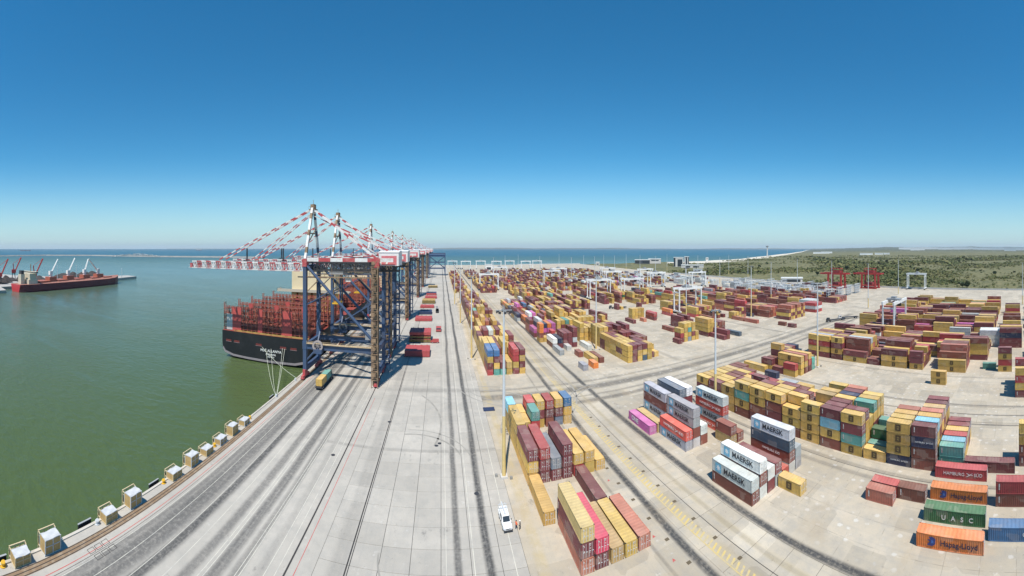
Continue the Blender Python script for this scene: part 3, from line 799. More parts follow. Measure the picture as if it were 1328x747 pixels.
# --- container models (shared meshes)
_cm = {}
def corrug(mb, ln, side):
    n_ = 30 if ln > 8 else 15
    x = 0.03 if side < 0 else CW-0.03
    d = 0.05*side
    ys = [0.15 + (ln-0.3)*i/n_ for i in range(n_+1)]
    for a, b in zip(ys, ys[1:]):
        q = (b-a)/4
        prof = [(a, x-d), (a+q, x-d), (a+1.5*q, x), (a+3.2*q, x), (b-.3*q, x-d), (b, x-d)]
        for (ya, xa), (yb, xb) in zip(prof, prof[1:]):
            if side < 0: mb.quad((xb,yb,.12),(xa,ya,.12),(xa,ya,CHT-.1),(xb,yb,CHT-.1))
            else: mb.quad((xa,ya,.12),(xb,yb,.12),(xb,yb,CHT-.1),(xa,ya,CHT-.1))
def cmesh(L):
    if L in _cm: return _cm[L]
    ln = 12.19 if L == 40 else 6.06
    b = MB()
    corrug(b, ln, -1); corrug(b, ln, 1)
    n_ = 16 if L == 40 else 8
    for i in range(n_):
        y0, y1 = .12+(ln-.24)*i/n_, .12+(ln-.24)*(i+1)/n_
        zz = CHT-.03
        ym = (y0+y1)/2
        b.quad((.08,y0,zz),(CW-.08,y0,zz),(CW-.08,ym-.1,zz),(.08,ym-.1,zz))
        b.quad((.08,ym-.1,zz),(CW-.08,ym-.1,zz),(CW-.08,ym,zz-.03),(.08,ym,zz-.03))
        b.quad((.08,ym,zz-.03),(CW-.08,ym,zz-.03),(CW-.08,y1-.1,zz-.03),(.08,y1-.1,zz-.03))
        b.quad((.08,y1-.1,zz-.03),(CW-.08,y1-.1,zz-.03),(CW-.08,y1,zz),(.08,y1,zz))
    b.quad((CW-.1,ln-.06,.1),(.1,ln-.06,.1),(.1,ln-.06,CHT-.1),(CW-.1,ln-.06,CHT-.1))
    b.quad((.1,.12,.14),(.1,ln-.1,.14),(CW-.1,ln-.1,.14),(CW-.1,.12,.14))
    f = MB()
    for x0 in (0, CW-.13):
        for y0 in (0, ln-.14): f.box(x0, y0, .1, x0+.13, y0+.14, CHT-.1)
    for x0 in (.005, CW-.085):
        f.box(x0, .15, .02, x0+.08, ln-.15, .16); f.box(x0, .15, CHT-.11, x0+.08, ln-.15, CHT-.005)
    for y0 in (.005, ln-.125):
        f.box(.14, y0, .02, CW-.14, y0+.12, .16); f.box(.14, y0, CHT-.14, CW-.14, y0+.12, CHT-.005)
    k = f
    for x0 in (-.004, CW-.17):
        for y0 in (-.004, ln-.18):
            for z0 in (0, CHT-.11): k.box(x0, y0, z0, x0+.174, y0+.184, z0+.11, 1)
    d = MB(); d.box(0, 0, 0, 1.05, .05, 2.26)
    for z_ in (.35, 1.1, 1.85): d.box(.06, -.02, z_, .99, 0, z_+.32)
    rod = MB(); rod.tube((0,0,.02),(0,0,2.24),.028,n=6); rod.box(-.02,-.03,.85,.30,.02,.91)
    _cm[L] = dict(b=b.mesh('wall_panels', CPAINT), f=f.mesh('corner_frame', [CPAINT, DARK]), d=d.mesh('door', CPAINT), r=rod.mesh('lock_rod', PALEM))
    return _cm[L]
WTXT = paint('white_lettering', (0.78,0.78,0.76), wear=0.25, wearcol=(0.5,0.4,0.35)); DTXT = paint('dark_lettering', (0.02,0.025,0.035)); NTXT = paint('navy_emblem', (0.03,0.05,0.20)); LTXT = paint('light_blue_emblem', (0.16,0.45,0.62)); BTXT = paint('brown_emblem', (0.075,0.045,0.02), wear=0.5)
def star_mesh():
    a = MB()
    pts = []
    for i in range(14):
        t = math.pi*i/7 + math.pi/2; rr = .72 if i % 2 == 0 else .34
        pts.append((rr*math.cos(t), rr*math.sin(t)))
    k = MB(); k.box(-.95,-.95,0,.95,.95,.012,0); k.prism(pts, 2, .012, .026, 1)
    return k.mesh('emblem', [LTXT, WTXT], True)
def disc_emblem():
    k = MB()
    def gear(r0, r1, n, z0, z1, m):
        pts = []
        for i in range(n*2):
            t = math.pi*i/n; rr = r1 if i % 2 == 0 else r0
            pts.append((rr*math.cos(t), rr*math.sin(t)))
        k.prism(pts, 2, z0, z1, m)
    k.prism([(-.85,-.75),(.1,-.85),(.75,-.45),(.85,.5),(.3,.85),(-.5,.75),(-.15,.35),(-.75,.2),(-.2,-.05)], 2, 0, .02, 0)
    k.prism([(-.05,-.35),(.45,-.25),(.4,.2),(.05,.3)], 2, .02, .03, 1)
    return k.mesh('emblem', [NTXT, paint('emblem_blue', (0.05,0.14,0.42))], True)
def msc_emblem():
    k = MB(); k.box(-.72,-.8,0,.72,.8,.012,0)
    return k.mesh('emblem', [BTXT], True)
def cross_mark():
    k = MB()
    k.prism([(-1.5,.75),(-1.0,.75),(.2,.1),(1.5,.1),(1.5,-.1),(.3,-.1),(-1.0,-.75),(-1.5,-.75),(-.3,0)], 2, 0, .012, 0)
    k.prism([(.1,.35),(1.1,.75),(1.4,.75),(.5,.25)], 2, 0, .012, 0)
    return k.mesh('emblem', [WTXT], True)
DECO = {
    'M': [('e', star_mesh(), -4.0, 0, 1.0), ('t', text_mesh('MAERSK', 1.75, DTXT, bold=.02), 0.9, 0, 1)],
    'H': [('t', text_mesh('HAMBURG', 1.05, WTXT), -1.6, 0, 1), ('e', cross_mark(), 2.1, 0, .55), ('t', text_mesh('SÜD', 1.05, WTXT), 4.1, 0, 1)],
    'h': [('t', text_mesh('HAMBURG SÜD', .8, WTXT), 0.5, .2, 1)],
    'L': [('e', disc_emblem(), -3.3, 0.1, .95), ('t', text_mesh('Hapag-Lloyd', 1.35, paint('dark_blue_lettering', (0.03,0.03,0.07)), bold=.02), 1.7, 0.0, 1)],
    'U': [('t', text_mesh('U   A   S   C', 1.25, WTXT, bold=.02), 0.6, -.15, 1)],
    'O': [('t', text_mesh('ONE', 1.9, WTXT, bold=.05), -2.2, 0, 1)],
    'S': [('e', msc_emblem(), 0, .1, 1), ('t', text_mesh('m', .8, paint('tan_lettering', (0.42,0.30,0.10))), 0, .36, 1), ('t', text_mesh('sc', .75, paint('tan_lettering', (0.42,0.30,0.10))), 0, -.12, 1)],
    'C': [('t', text_mesh('CMA CGM', 1.2, WTXT), 3.0, 0, 1)],
}
SIDE = Matrix(((0,0,-1),(-1,0,0),(0,1,0)))       # text x -> -Y, text y -> +Z, faces -X
ORD = ['first','second','third','fourth','fifth','sixth','seventh','eighth','ninth','tenth','eleventh','twelfth','thirteenth','fourteenth','fifteenth','sixteenth','seventeenth','eighteenth','nineteenth','twentieth']
LOOK = {'M':'blue-star','H':'white-lettered','h':'white-lettered','L':'blue-emblem','U':'white-lettered','O':'white-lettered','S':'dark-emblem','C':'white-lettered','':''}
_mk1 = MB(); _mk1.box(-.13,-.62,0,.13,.62,.008); _mk1 = _mk1.mesh('marking', paint('faded_mark', (0.62,0.58,0.54), wear=.9, wearcol=(0.3,0.16,0.13), scale=2.0))
_mk2 = MB()
for a_, b_, w_, h_ in ((-.72,.75,.28,.10),(-.55,.55,.10,.22),(.45,.80,.34,.12),(.45,.62,.34,.05),(.45,.50,.30,.05),(.5,.1,.2,.16),(-.6,-.2,.16,.2),(.42,-.6,.12,.1)): _mk2.box(a_-w_/2,-.012,b_-h_/2,a_+w_/2,0,b_+h_/2)
_mk2 = _mk2.mesh('marking', paint('faded_mark', (0.62,0.58,0.54)))
def level_words(c):
    if c['n'] == 1: return 'standing alone'
    if c['lev'] == c['n']-1: return 'top of ' + {2:'two',3:'three',4:'four',5:'five'}[c['n']]
    return ['bottom','second up','third up','fourth up'][c['lev']]
# order the stacks of a row by their place so that the label counts real stacks
rows = {}
for c in CON: rows.setdefault((c['blk'], c['row']), set()).add(c['k'])
used = set()
proto = {}
def container(c):
    root = thing('shipping_container', '', 'container', (c['x']+CW/2, c['y']+c['ln']/2, c['z']), 0)
    d = math.hypot(c['x'], c['y'])
    M = cmesh(c['L'])
    rc = random.Random(int(c['x']*31+c['y']*17+c['z']*7))
    g_ = rc.uniform(.74, 1.2); jit = [v_*g_*rc.uniform(.95, 1.05) for v_ in PAL[c['c']]]
    colr = (*jit, 1)
    off = (-CW/2, -c['ln']/2, 0)
    def part(nm, me, loc=off, par=root):
        o = put(nm, me, par, loc); o.color = colr; return o
    part('wall_panels', M['b']); part('corner_frame', M['f'])
    for s_ in (0, 1):
        dr = part('door', M['d'], (off[0]+.15+1.09*s_, off[1]+.02, .15))
        if d < 112:
            for xx in (.28, .80): part('lock_rod', M['r'], (xx, -.05, 0), dr)
    if c['st']:
        for typ, me, y_, z_, sc_ in DECO[c['st']]:
            if c['L'] == 20: y_ *= .5
            if c['L'] == 20 and c['st'] == 'H': sc_ *= .5
            o = put('emblem' if typ == 'e' else 'lettering', me, root)
            if typ == 't' or c['st'] == 'L': o['kind'] = 'stuff'
            o.matrix_local = Matrix.Translation((off[0]-.022-(.014 if c['st'] == 'S' and typ == 't' else 0), -y_, CHT/2+z_)) @ SIDE.to_4x4() @ Matrix.Scale(sc_, 4)
    if d < 145 and not c['st'] and c['c'] in 'mbtreGnkiu':
        o = put('marking', _mk1, root); o.matrix_local = Matrix.Translation((off[0]-.022, -off[1]-.75, CHT/2+.25)) @ SIDE.to_4x4()
    if d < 125: tag(put('marking', _mk2, root, (0, off[1]-.036, CHT/2+.1)), kind='stuff')
    ks = sorted(rows[(c['blk'], c['row'])]); k_ = ks.index(c['k'])
    look = (' ' + LOOK[c['st']]) if c['st'] else ''
    size = 'short' if c['L'] == 20 else 'long'
    axis = 'from quay' if c['blk'] not in 'NPQSZ' else 'along'
    rowsb = sorted({r for b, r in rows if b == c['blk']}); r_ = rowsb.index(c['row'])
    lab = f"{CNAME[c['c']]}{look} {size} container, {level_words(c)}, {ORD[min(k_,19)]} stack {axis}, {ORD[min(r_,19)]} row, {BLK[c['blk']]}"
    if len(lab.split()) > 16: lab = lab.replace(' '+size+' container', ' container')
    if len(lab.split()) > 16: lab = lab.replace(' stack from quay', ' stack')
    if lab in used:
        lab = lab.replace(' row,', ' row behind,'); 
    used.add(lab)
    tag(root, lab, None, 'containers in the ' + BLK[c['blk']])
for i in sorted(single): container(CON[i])
# --- the rest of the yard as one mass
rest = [c for i, c in enumerate(CON) if i not in single]
nv = len(rest)*8
vs = np.zeros((len(rest), 8, 3), np.float32); cs = np.zeros((len(rest), 24, 4), np.float32)
for i, c in enumerate(rest):
    x0, y0, z0, x1, y1, z1 = c['x'], c['y']+.03, c['z'], c['x']+CW, c['y']+c['ln']-.03, c['z']+CHT-.03
    vs[i] = [(x0,y0,z0),(x1,y0,z0),(x1,y1,z0),(x0,y1,z0),(x0,y0,z1),(x1,y0,z1),(x1,y1,z1),(x0,y1,z1)]
    rc = random.Random(i); f_ = [rc.uniform(.92, 1.08) for _ in range(3)]; g_ = rc.uniform(.72, 1.2)
    cs[i, :, :3] = [v_*g_*(.5+.5*q) for v_, q in zip(PAL[c['c']], f_)]; cs[i, :, 3] = 1
quads = np.array([(0,3,2,1),(4,5,6,7),(0,1,5,4),(1,2,6,5),(2,3,7,6),(3,0,4,7)])
fs = (quads[None] + (np.arange(len(rest))*8)[:, None, None]).reshape(-1, 4)
me = bpy.data.meshes.new('stacked_containers')
me.from_pydata(vs.reshape(-1, 3).tolist(), [], fs.tolist())
ca = me.color_attributes.new('Col', 'FLOAT_COLOR', 'CORNER')
ca.data.foreach_set('color', cs.reshape(-1))
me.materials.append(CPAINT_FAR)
tag(put('stacked_containers', me), 'distant stacked containers in maroon, yellow and white beyond the nearer blocks', None, None, 'stuff')
print('CONTAINERS', len(CON), 'visible', sum(1 for c in CON if c['s'] > 0), 'single', len(single))
#@@CRANES
# ------------------------------------------------------------------ ship-to-shore gantry cranes
BANDS = [WHITE, RED_BAND]
def lattice(mb, p0, p1, yy, zb, zt, n_, m0, m1, w=.35):
    """a side truss in an x-z plane between x = p0 and x = p1"""
    for i in range(n_):
        xa, xb = p0+(p1-p0)*i/n_, p0+(p1-p0)*(i+1)/n_
        mm = m0 if (i//2) % 2 == 0 else m1
        mb.bar((xa,yy,zt),(xb,yy,zt), .55, .6, mm); mb.bar((xa,yy,zb),(xb,yy,zb), .5, .5, mm)
        mb.bar((xa,yy,zb),(xa,yy,zt), w, w, mm)
        mb.bar((xa,yy,zb) if i % 2 else (xa,yy,zt), (xb,yy,zt) if i % 2 else (xb,yy,zb), w, w, mm)
X0 = -40.3
XW, XL = -55.4-X0, -25.2-X0
def make_crane():
    r = thing('gantry_crane', '', 'crane')
    for x in (XW, XL):
        for y in (-8.5, 8.5):
            m = MB(); m.box(x-.75, y-.85, 3.6, x+.75, y+.85, 46.5); m.box(x-.9, y-1.0, 12.2, x+.9, y+1.0, 15.4)
            m.build('leg', CRANE_BLUE, r)
            m = MB(); m.box(x-.95, y-1.05, 46.4, x+.95, y+1.05, 49.6); m.build('leg_head', RED_BAND, r)
            b = MB(); b.box(x-.5, y-3.6, .9, x+.5, y+3.6, 1.7); b.box(x-.55, y-1.6, 1.65, x+.55, y+1.6, 3.7); b.box(x-.7, y-3.7, .55, x+.7, y-2.2, 1.1); b.box(x-.7, y+2.2, .55, x+.7, y+3.7, 1.1)
            bo = b.build('bogie', RED_BAND, r)
            for k in range(4):
                wh = MB(); wy = y-2.9+1.93*k; wh.tube((x-.3,wy,.45),(x+.3,wy,.45),.42,n=10); wh.build('wheel', DARK, bo)
        m = MB(); m.box(x-.8, -7.6, 3.0, x+.8, 7.6, 4.9); m.build('sill_beam', CRANE_BLUE, r)
        for z in (13.2, 46.0):
            m = MB(); m.box(x-.65, -7.6, z-1.0, x+.65, 7.6, z+1.0); m.build('cross_beam', CRANE_BLUE, r)
    for y in (-8.5, 8.5):
        m = MB(); m.box(XW+.8, y-.75, 12.3, XL-.8, y+.75, 14.6); pb = m.build('portal_beam', CRANE_BLUE, r)
        m = MB(); m.box(XW+1, y-1.5, 14.62, XL-.9, y+.6, 14.75)
        for i in range(12): m.box(XW+1.2+2.4*i, y-1.48, 14.75, XW+1.26+2.4*i, y-1.42, 15.8)
        m.box(XW+1, y-1.49, 15.7, XL-.9, y-1.42, 15.8); m.box(XW+1, y-1.49, 15.2, XL-.9, y-1.43, 15.28)
        m.build('walkway', TAN if y < 0 else RUST, pb)
        m = MB(); m.tube((XW+.6, y, 46.8), (XL-.6, y, 16.2), .62, n=8); m.build('diagonal_brace', CRANE_BLUE, r)
        m = MB(); m.band((XW+.9, y, 49.3), (XL+6.5, y, 49.3), 1.1, [0, 1], 5.4, 1.5); m.build('upper_beam', BANDS, r)
    m = MB(); m.tube((XW+1,-8.5,7.8),(XW+5.0,-8.5,12.4),.42,n=8); m.build('knee_brace', CRANE_BLUE, r)
    m = MB(); m.box(XW+4.6,-11.6,11.4,XW+8.2,-9.3,13.0); m.build('drive_house', CRANE_BLUE, r)
    # cable reel on the portal
    m = MB(); cx, cz = XW+6.2, 14.3
    for i in range(20):
        a, b = 2*math.pi*i/20, 2*math.pi*(i+1)/20
        for ra, rb, mm in ((1.5, 2.25, 0),):
            for yy in (-10.9, -10.3):
                m.quad((cx+ra*math.cos(a),yy,cz+ra*math.sin(a)),(cx+rb*math.cos(a),yy,cz+rb*math.sin(a)),(cx+rb*math.cos(b),yy,cz+rb*math.sin(b)),(cx+ra*math.cos(b),yy,cz+ra*math.sin(b)))
            for rr in (ra, rb): m.quad((cx+rr*math.cos(a),-10.9,cz+rr*math.sin(a)),(cx+rr*math.cos(b),-10.9,cz+rr*math.sin(b)),(cx+rr*math.cos(b),-10.3,cz+rr*math.sin(b)),(cx+rr*math.cos(a),-10.3,cz+rr*math.sin(a)))
    for i in range(4): m.bar((cx+1.6*math.cos(i*.785),-10.6,cz+1.6*math.sin(i*.785)),(cx-1.6*math.cos(i*.785),-10.6,cz-1.6*math.sin(i*.785)),.14)
    m.build('cable_reel', paint('reel_grey', (0.36,0.31,0.29), 0.8), r)
    # girder and boom
    g = MB()
    for y in (-3.2, 3.2): lattice(g, XW-1, XL+8, y, 44.6, 48.0, 18, 0, 0)
    for i in range(10): xx = XW-1+i*4.3; g.bar((xx,-3.2,48),(xx,3.2,48),.35); g.bar((xx,-3.2,44.6),(xx,3.2,44.6),.3)
    g.build('girder', DARK, r)
    bm_ = MB()
    for y in (-3.4, 3.4): lattice(bm_, XW-1.5, XW-63.6, y, 44.2, 47.4, 42, 0, 1 if y < 0 else 2, .26)
    for i in range(15): xx = XW-2-i*4.35; bm_.bar((xx,-3.4,47.4),(xx,3.4,47.4),.4,None,i % 2); bm_.bar((xx,-3.4,44.2),(xx,3.4,44.2),.4,None,0); bm_.bar((xx,-3.4,47.4),(xx-4.3,3.4,47.4),.25,None,0)
    bm_.box(XW-65,-3.7,44.0,XW-63.6,3.7,46.4,1)
    boom = bm_.build('boom', [WHITE, RED_BAND, GREYM], r)
    wk = MB(); wk.box(XW-65,-5.0,44.2,XW-2,-3.9,44.35)
    for i in range(22): wk.bar((XW-64+i*2.9,-4.95,44.3),(XW-64+i*2.9,-4.95,45.4),.07)
    wk.bar((XW-65,-4.95,45.4),(XW-2,-4.95,45.4),.08); wk.build('boom_walkway', PALEM, boom)
    ct = MB(); ct.box(XW+.9,-6.6,44.1,XL-.9,-5.2,44.3)
    for i in range(15): ct.bar((XW+1.2+i*1.95,-6.55,44.2),(XW+1.2+i*1.95,-6.55,45.4),.08)
    ct.bar((XW+1,-6.55,45.4),(XL-1,-6.55,45.4),.1); ct.build('catwalk', RUST, r)
    for xx in (XW-33, XW-14): m = MB(); m.bar((xx,0,48.2),(xx,0,54),.5); m.bar((xx,-3.3,48.3),(xx,3.3,48.3),.4); m.build('boom_post', DARK, r)
    # a-frame
    for y in (-8.5, 8.5):
        m = MB(); m.band((XW,y,49.6),(XW+.5,y*.13,71.6), 1.0, [0, 1, 0], 2.6, 1.0)
        m.build('mast_leg', [WHITE, RUST if y < 0 else CRANE_BLUE], r)
    m = MB(); m.bar((XW+.2,-4.9,60.5),(XW+.2,4.9,60.5),.5); m.bar((XW+.1,-6.6,55.5),(XW+.3,4.3,63),.35); m.build('mast_tie', RUST, r)
    m = MB(); m.box(XW-1.0,-1.7,70.8,XW+2.0,1.7,71.1); m.box(XW-.4,-1.2,71.1,XW+1.4,1.2,73.2)
    for i in range(5): m.bar((XW-.95+i*.7,-1.65,71.1),(XW-.95+i*.7,-1.65,72.2),.08)
    m.bar((XW-1,-1.65,72.2),(XW+2,-1.65,72.2),.09); m.bar((XW+.5,0,73.2),(XW+.5,0,75.2),.14)
    m.build('mast_head', RUST, r)
    # stays
    top = 71.0
    for y in (-2.9, 2.9):
        for xe, wd, sg in ((XW-47, .50, 2.6), (XW-29, .38, 2.6)):
            m = MB(); m.band((XW-.4, y*.3, top-(0 if xe < XW-40 else 2)), (xe, y, 48.5), wd, [0, 1], sg); m.build('forestay', BANDS, r)
    for y in (-6.0, 6.0):
        m = MB(); m.band((XW+1.4, y*.16, top-.4), (XL-.6, y, 49.8), .9, [0, 1, 0], 2.6, .7); m.build('backstay', BANDS, r)
        m = MB(); m.band((XW+1.4, y*.12, top-3), (XL+7.5, y*.5, 51), .35, [0, 1], 4.5); m.build('backstay', BANDS, r)
    # machinery house
    m = MB(); m.box(XL+.4,-6.6,47.0,XL+8.4,6.0,52.3); m.prism([(-6.8,52.3),(-6.8,52.5),(0,53.1),(6.2,52.5),(6.2,52.3)],0,XL+.2,XL+8.6)
    mh = m.build('machinery_house', paint('machine_house_white', (0.74,0.72,0.70), wear=0.4, wearcol=(0.5,0.4,0.36)), r)
    m = MB(); m.box(XL+1.5,-6.66,47.25,XL+7.6,-6.61,51.0); sp = m.build('sign_panel', paint('faded_red_panel', (0.58,0.15,0.16), wear=0.4, wearcol=(0.62,0.3,0.3)), mh)
    m = MB(); m.prism([(XL+2.4,49.9),(XL+5.2,49.9),(XL+5.0,49.1),(XL+4.3,49.1),(XL+3.9,47.7),(XL+3.2,47.7),(XL+3.5,49.1),(XL+2.6,49.1)],1,-6.69,-6.665); m.build('emblem', WTXT, sp, fix=True)
    # stair tower
    t = MB()
    for xx in (XL-1.5, XL+.9):
        for yy in (-12.4, -9.7): t.bar((xx,yy,.2),(xx,yy,47),.24)
    for i in range(14):
        z = 3+3.3*i
        t.box(XL-1.5,-12.4,z,XL+.9,-9.7,z+.14); t.box(XL-1.6,-12.5,z+1.0,XL+1.0,-12.4,z+1.12)
        a, b = ((XL-1.2,XL+.7) if i % 2 else (XL+.7,XL-1.2))
        t.bar((a,-11.9,z+.1),(b,-11.9,z+3.3),.7,.16)
        t.box(XL-1.55,-12.46,z+1.5,XL-.2 if i % 2 else XL+.2,-12.42,z+3.0)
    t.box(XL-1.4,-10.2,.3,XL+.8,-9.6,46)
    t.build('stair_tower', RUST, r)
    for y in (-8.5, 8.5):
        m = MB(); m.bar((XW+.8,y,42.2),(XL-.8,y,42.2),.5); m.bar((XW+.8,y+.5,43.3),(XL-.8,y+.5,43.3),.12)
        for i in range(9): m.bar((XW+2+3.2*i,y,42.2),(XW+2+3.2*i,y,46.5 if i % 3 == 0 else 43.3),.14)
        m.bar((XW+.8,y,36),(XW+7,y,42),.35); m.bar((XL-.8,y,36),(XL-7,y,42),.35)
        m.build('upper_tie', RUST if y < 0 else CRANE_BLUE, r)
    for x in (XW, XL):
        m = MB(); m.bar((x,-7.6,30.5),(x,7.6,30.5),.6); m.bar((x,-7.6,31.6),(x,7.6,31.6),.1); m.build('cross_tie', CRANE_BLUE, r)
    m = MB(); m.box(XL-7,2.2,14.8,XL-1.2,7.6,18.4); m.build('electrical_house', GREYM, r)
    for y in (-8.5, 8.5):
        m = MB(); m.bar((XW+.8,y,30.5),(XW+13.5,y,38.2),.42); m.bar((XL-.6,y,33),(XL-13,y,25.2),.42); m.build('strut', CRANE_BLUE, r)
    t = MB()
    for i in range(10):
        z = 4+4.2*i; a, b = (7.6, 4.4) if i % 2 else (4.4, 7.6)
        t.bar((XW+1.1,a,z),(XW+1.1,b,z+4.2),.6,.14); t.box(XW+.8,b-.6,z+4.15,XW+1.6,b+.6,z+4.25); t.bar((XW+1.5,a,z+1),(XW+1.5,b,z+5.2),.07)
    t.build('stair', CRANE_BLUE, r)
    t = MB()
    for i in range(13):
        z = 3+3.3*i; t.box(XL+.8,6.8,z,XL+2.6,10.2,z+.12); t.bar((XL+2.4,7 if i % 2 else 10,z+.1),(XL+2.4,10 if i % 2 else 7,z+3.3),.6,.14)
    for xx in (XL+.8, XL+2.6):
        for yy in (6.8, 10.2): t.bar((xx,yy,.2),(xx,yy,45),.18)
    t.build('lift_frame', CRANE_BLUE, r)
    m = MB()
    for i in range(22): zz = 46.6+.5*math.sin(i*1.57); m.bar((XW+1+i*1.35,4.6,47.2),(XW+1.7+i*1.35,4.6,45.6),.1); m.bar((XW+1.7+i*1.35,4.6,45.6),(XW+2.35+i*1.35,4.6,47.2),.1)
    m.bar((XW+.8,4.6,47.2),(XL+2,4.6,47.2),.25); m.build('cable_festoon', DARK, r)
    # trolley, cab, electrical rooms
    m = MB(); m.box(XW+9,-3.6,42.9,XW+15,3.6,44.3); m.build('trolley', GREYM, r)
    m = MB(); m.box(XW+15.3,-1.3,39.8,XW+17.6,1.3,42.6); cb = m.build('operator_cab', WHITE, r)
    m = MB(); m.box(XW+15.25,-1.2,40.2,XW+15.29,1.2,41.8); m.build('cab_window', GLASS, cb)
    m = MB(); m.box(XW+10,-2.9,30.4,XW+13,2.9,31.0)
    for xx in (XW+10.4, XW+12.6):
        for yy in (-2.4, 2.4): m.bar((xx,yy,31),(xx,yy,43),.08)
    m.build('spreader', YELLOWP, r)
    return r
crane = make_crane()
GANTRY = [(151.0, 'blue gantry crane nearest the ship stern with striped mast and red sign panel'), (190.0, 'second striped gantry crane along the quay just behind the ship stern crane'),
          (284.0, 'third gantry crane along the quay with red and white stays'), (412.0, 'fourth gantry crane along the quay beyond the red hatch covers'),
          (520.0, 'fifth gantry crane along the quay seen between striped stays'), (668.0, 'sixth gantry crane well down the quay near the last berth'),
          (770.0, 'seventh gantry crane small at the far end of the quay')]
for i, (y, lab) in enumerate(GANTRY):
    c = crane if i == 0 else dup(crane)
    c.location = (X0, y, 0); c['label'] = lab.replace('nearest', 'beside'); c['group'] = 'ship to shore gantry cranes on the quay'
# a lower dark blue portal crane further down the quay
r = thing('portal_crane', 'dark blue portal crane with rear frame standing over the far end of the quay', 'crane', (-10, 735, 0))
for x in (-14, 18):
    for y in (-9, 9): m = MB(); m.bar((x,y,0),(x,y,45),1.8); m.build('leg', CRANE_BLUE, r)
for y in (-9, 9):
    m = MB()
    for z in (14, 26, 38, 44): m.bar((-14,y,z),(18,y,z),1.6)
    m.bar((-14,y,14),(18,y,38),1.1); m.bar((18,y,14),(-14,y,38),1.1)
    m.build('cross_frame', CRANE_BLUE, r)
m = MB(); m.box(-15,-6,38.5,19,6,43.2); m.build('machinery_house', paint('weathered_blue_house', (0.10,0.17,0.30)), r)

# ------------------------------------------------------------------ hatch covers, truck and small vehicles under the cranes
def cover(lab, x, y, z, w_, l_, h_, top, side):
    r = thing('hatch_cover', lab, 'hatch cover', (x, y, z), 0, 'ship hatch covers set down on the quay')
    m = MB(); m.box(0, 0, .35, w_, l_, h_, 1); m.box(-.06, -.06, h_-.02, w_+.06, l_+.06, h_+.16, 0)
    n_ = 6
    for i in range(n_): m.box(w_*(i+.15)/n_, -.14, .35, w_*(i+.3)/n_, -.07, h_-.05, 1)
    m.build('cover_plate', [top, side], r)
    m = MB()
    for i in range(4): m.box(w_*(i+.5)/4-.3, .2, h_+.16, w_*(i+.5)/4+.3, .6, h_+.42)
    for i in range(4): m.box(w_*(i+.5)/4-.3, l_-.6, h_+.16, w_*(i+.5)/4+.3, l_-.2, h_+.42)
    tag(m.build('lashing_lug', side, r), kind='stuff')
    m = MB()
    for i in (0.06, .86):
        m.box(w_*i, .1, 0, w_*i+.9, .9, .35); m.box(w_*i, l_-.9, 0, w_*i+.9, l_-.1, .35)
    tag(m.build('support_block', DARK, r), kind='stuff')
for a in [('red hatch cover on the quay beside the stair tower of the stern crane', -18.1, 181.0, 0, 12.4, 11.5, 2.9, HATCH, HATCH),
          ('lower olive hatch cover beneath a red one behind the crane', -18.2, 209, 0, 12.2, 12.5, 1.9, HATCH, OLIVE),
          ('middle olive sided hatch cover in the pile behind the crane', -18.0, 209.4, 2.2, 12.0, 12.0, 1.4, HATCH, OLIVE),
          ('upper red hatch cover topping the olive pile behind the crane', -18.2, 209.2, 4.0, 12.3, 12.2, 1.7, HATCH, HATCH),
          ('flat red hatch cover alone on the quay between the cranes', -19.2, 270, 0, 12.4, 12, 1.9, HATCH, HATCH),
          ('dark navy hatch cover lying past the flat red one', -17.4, 298, 0, 9.8, 11, 2.2, NAVYP, NAVYP),
          ('pink red hatch cover lying past the navy one', -18.8, 330, 0, 12.4, 10, 1.6, HATCH, HATCH),
          ('olive hatch cover with yellow top between two red ones', -18.4, 356, 0, 12.6, 14, 3.2, paint('worn_yellow_top', (0.46,0.30,0.10)), OLIVE),
          ('thin red hatch cover past the olive pile', -17.2, 392, 0, 12.6, 12, 1.8, HATCH, HATCH),
          ('far navy topped hatch cover at the end of the line', -17.0, 422, 0, 11.6, 12, 2.4, NAVYP, HATCH),
          ('tan hatch cover far along the quay under the cranes', -17.5, 500, 0, 12.6, 12, 2.6, paint('tan_top', (0.5,0.36,0.18)), OLIVE)]: cover(*a)

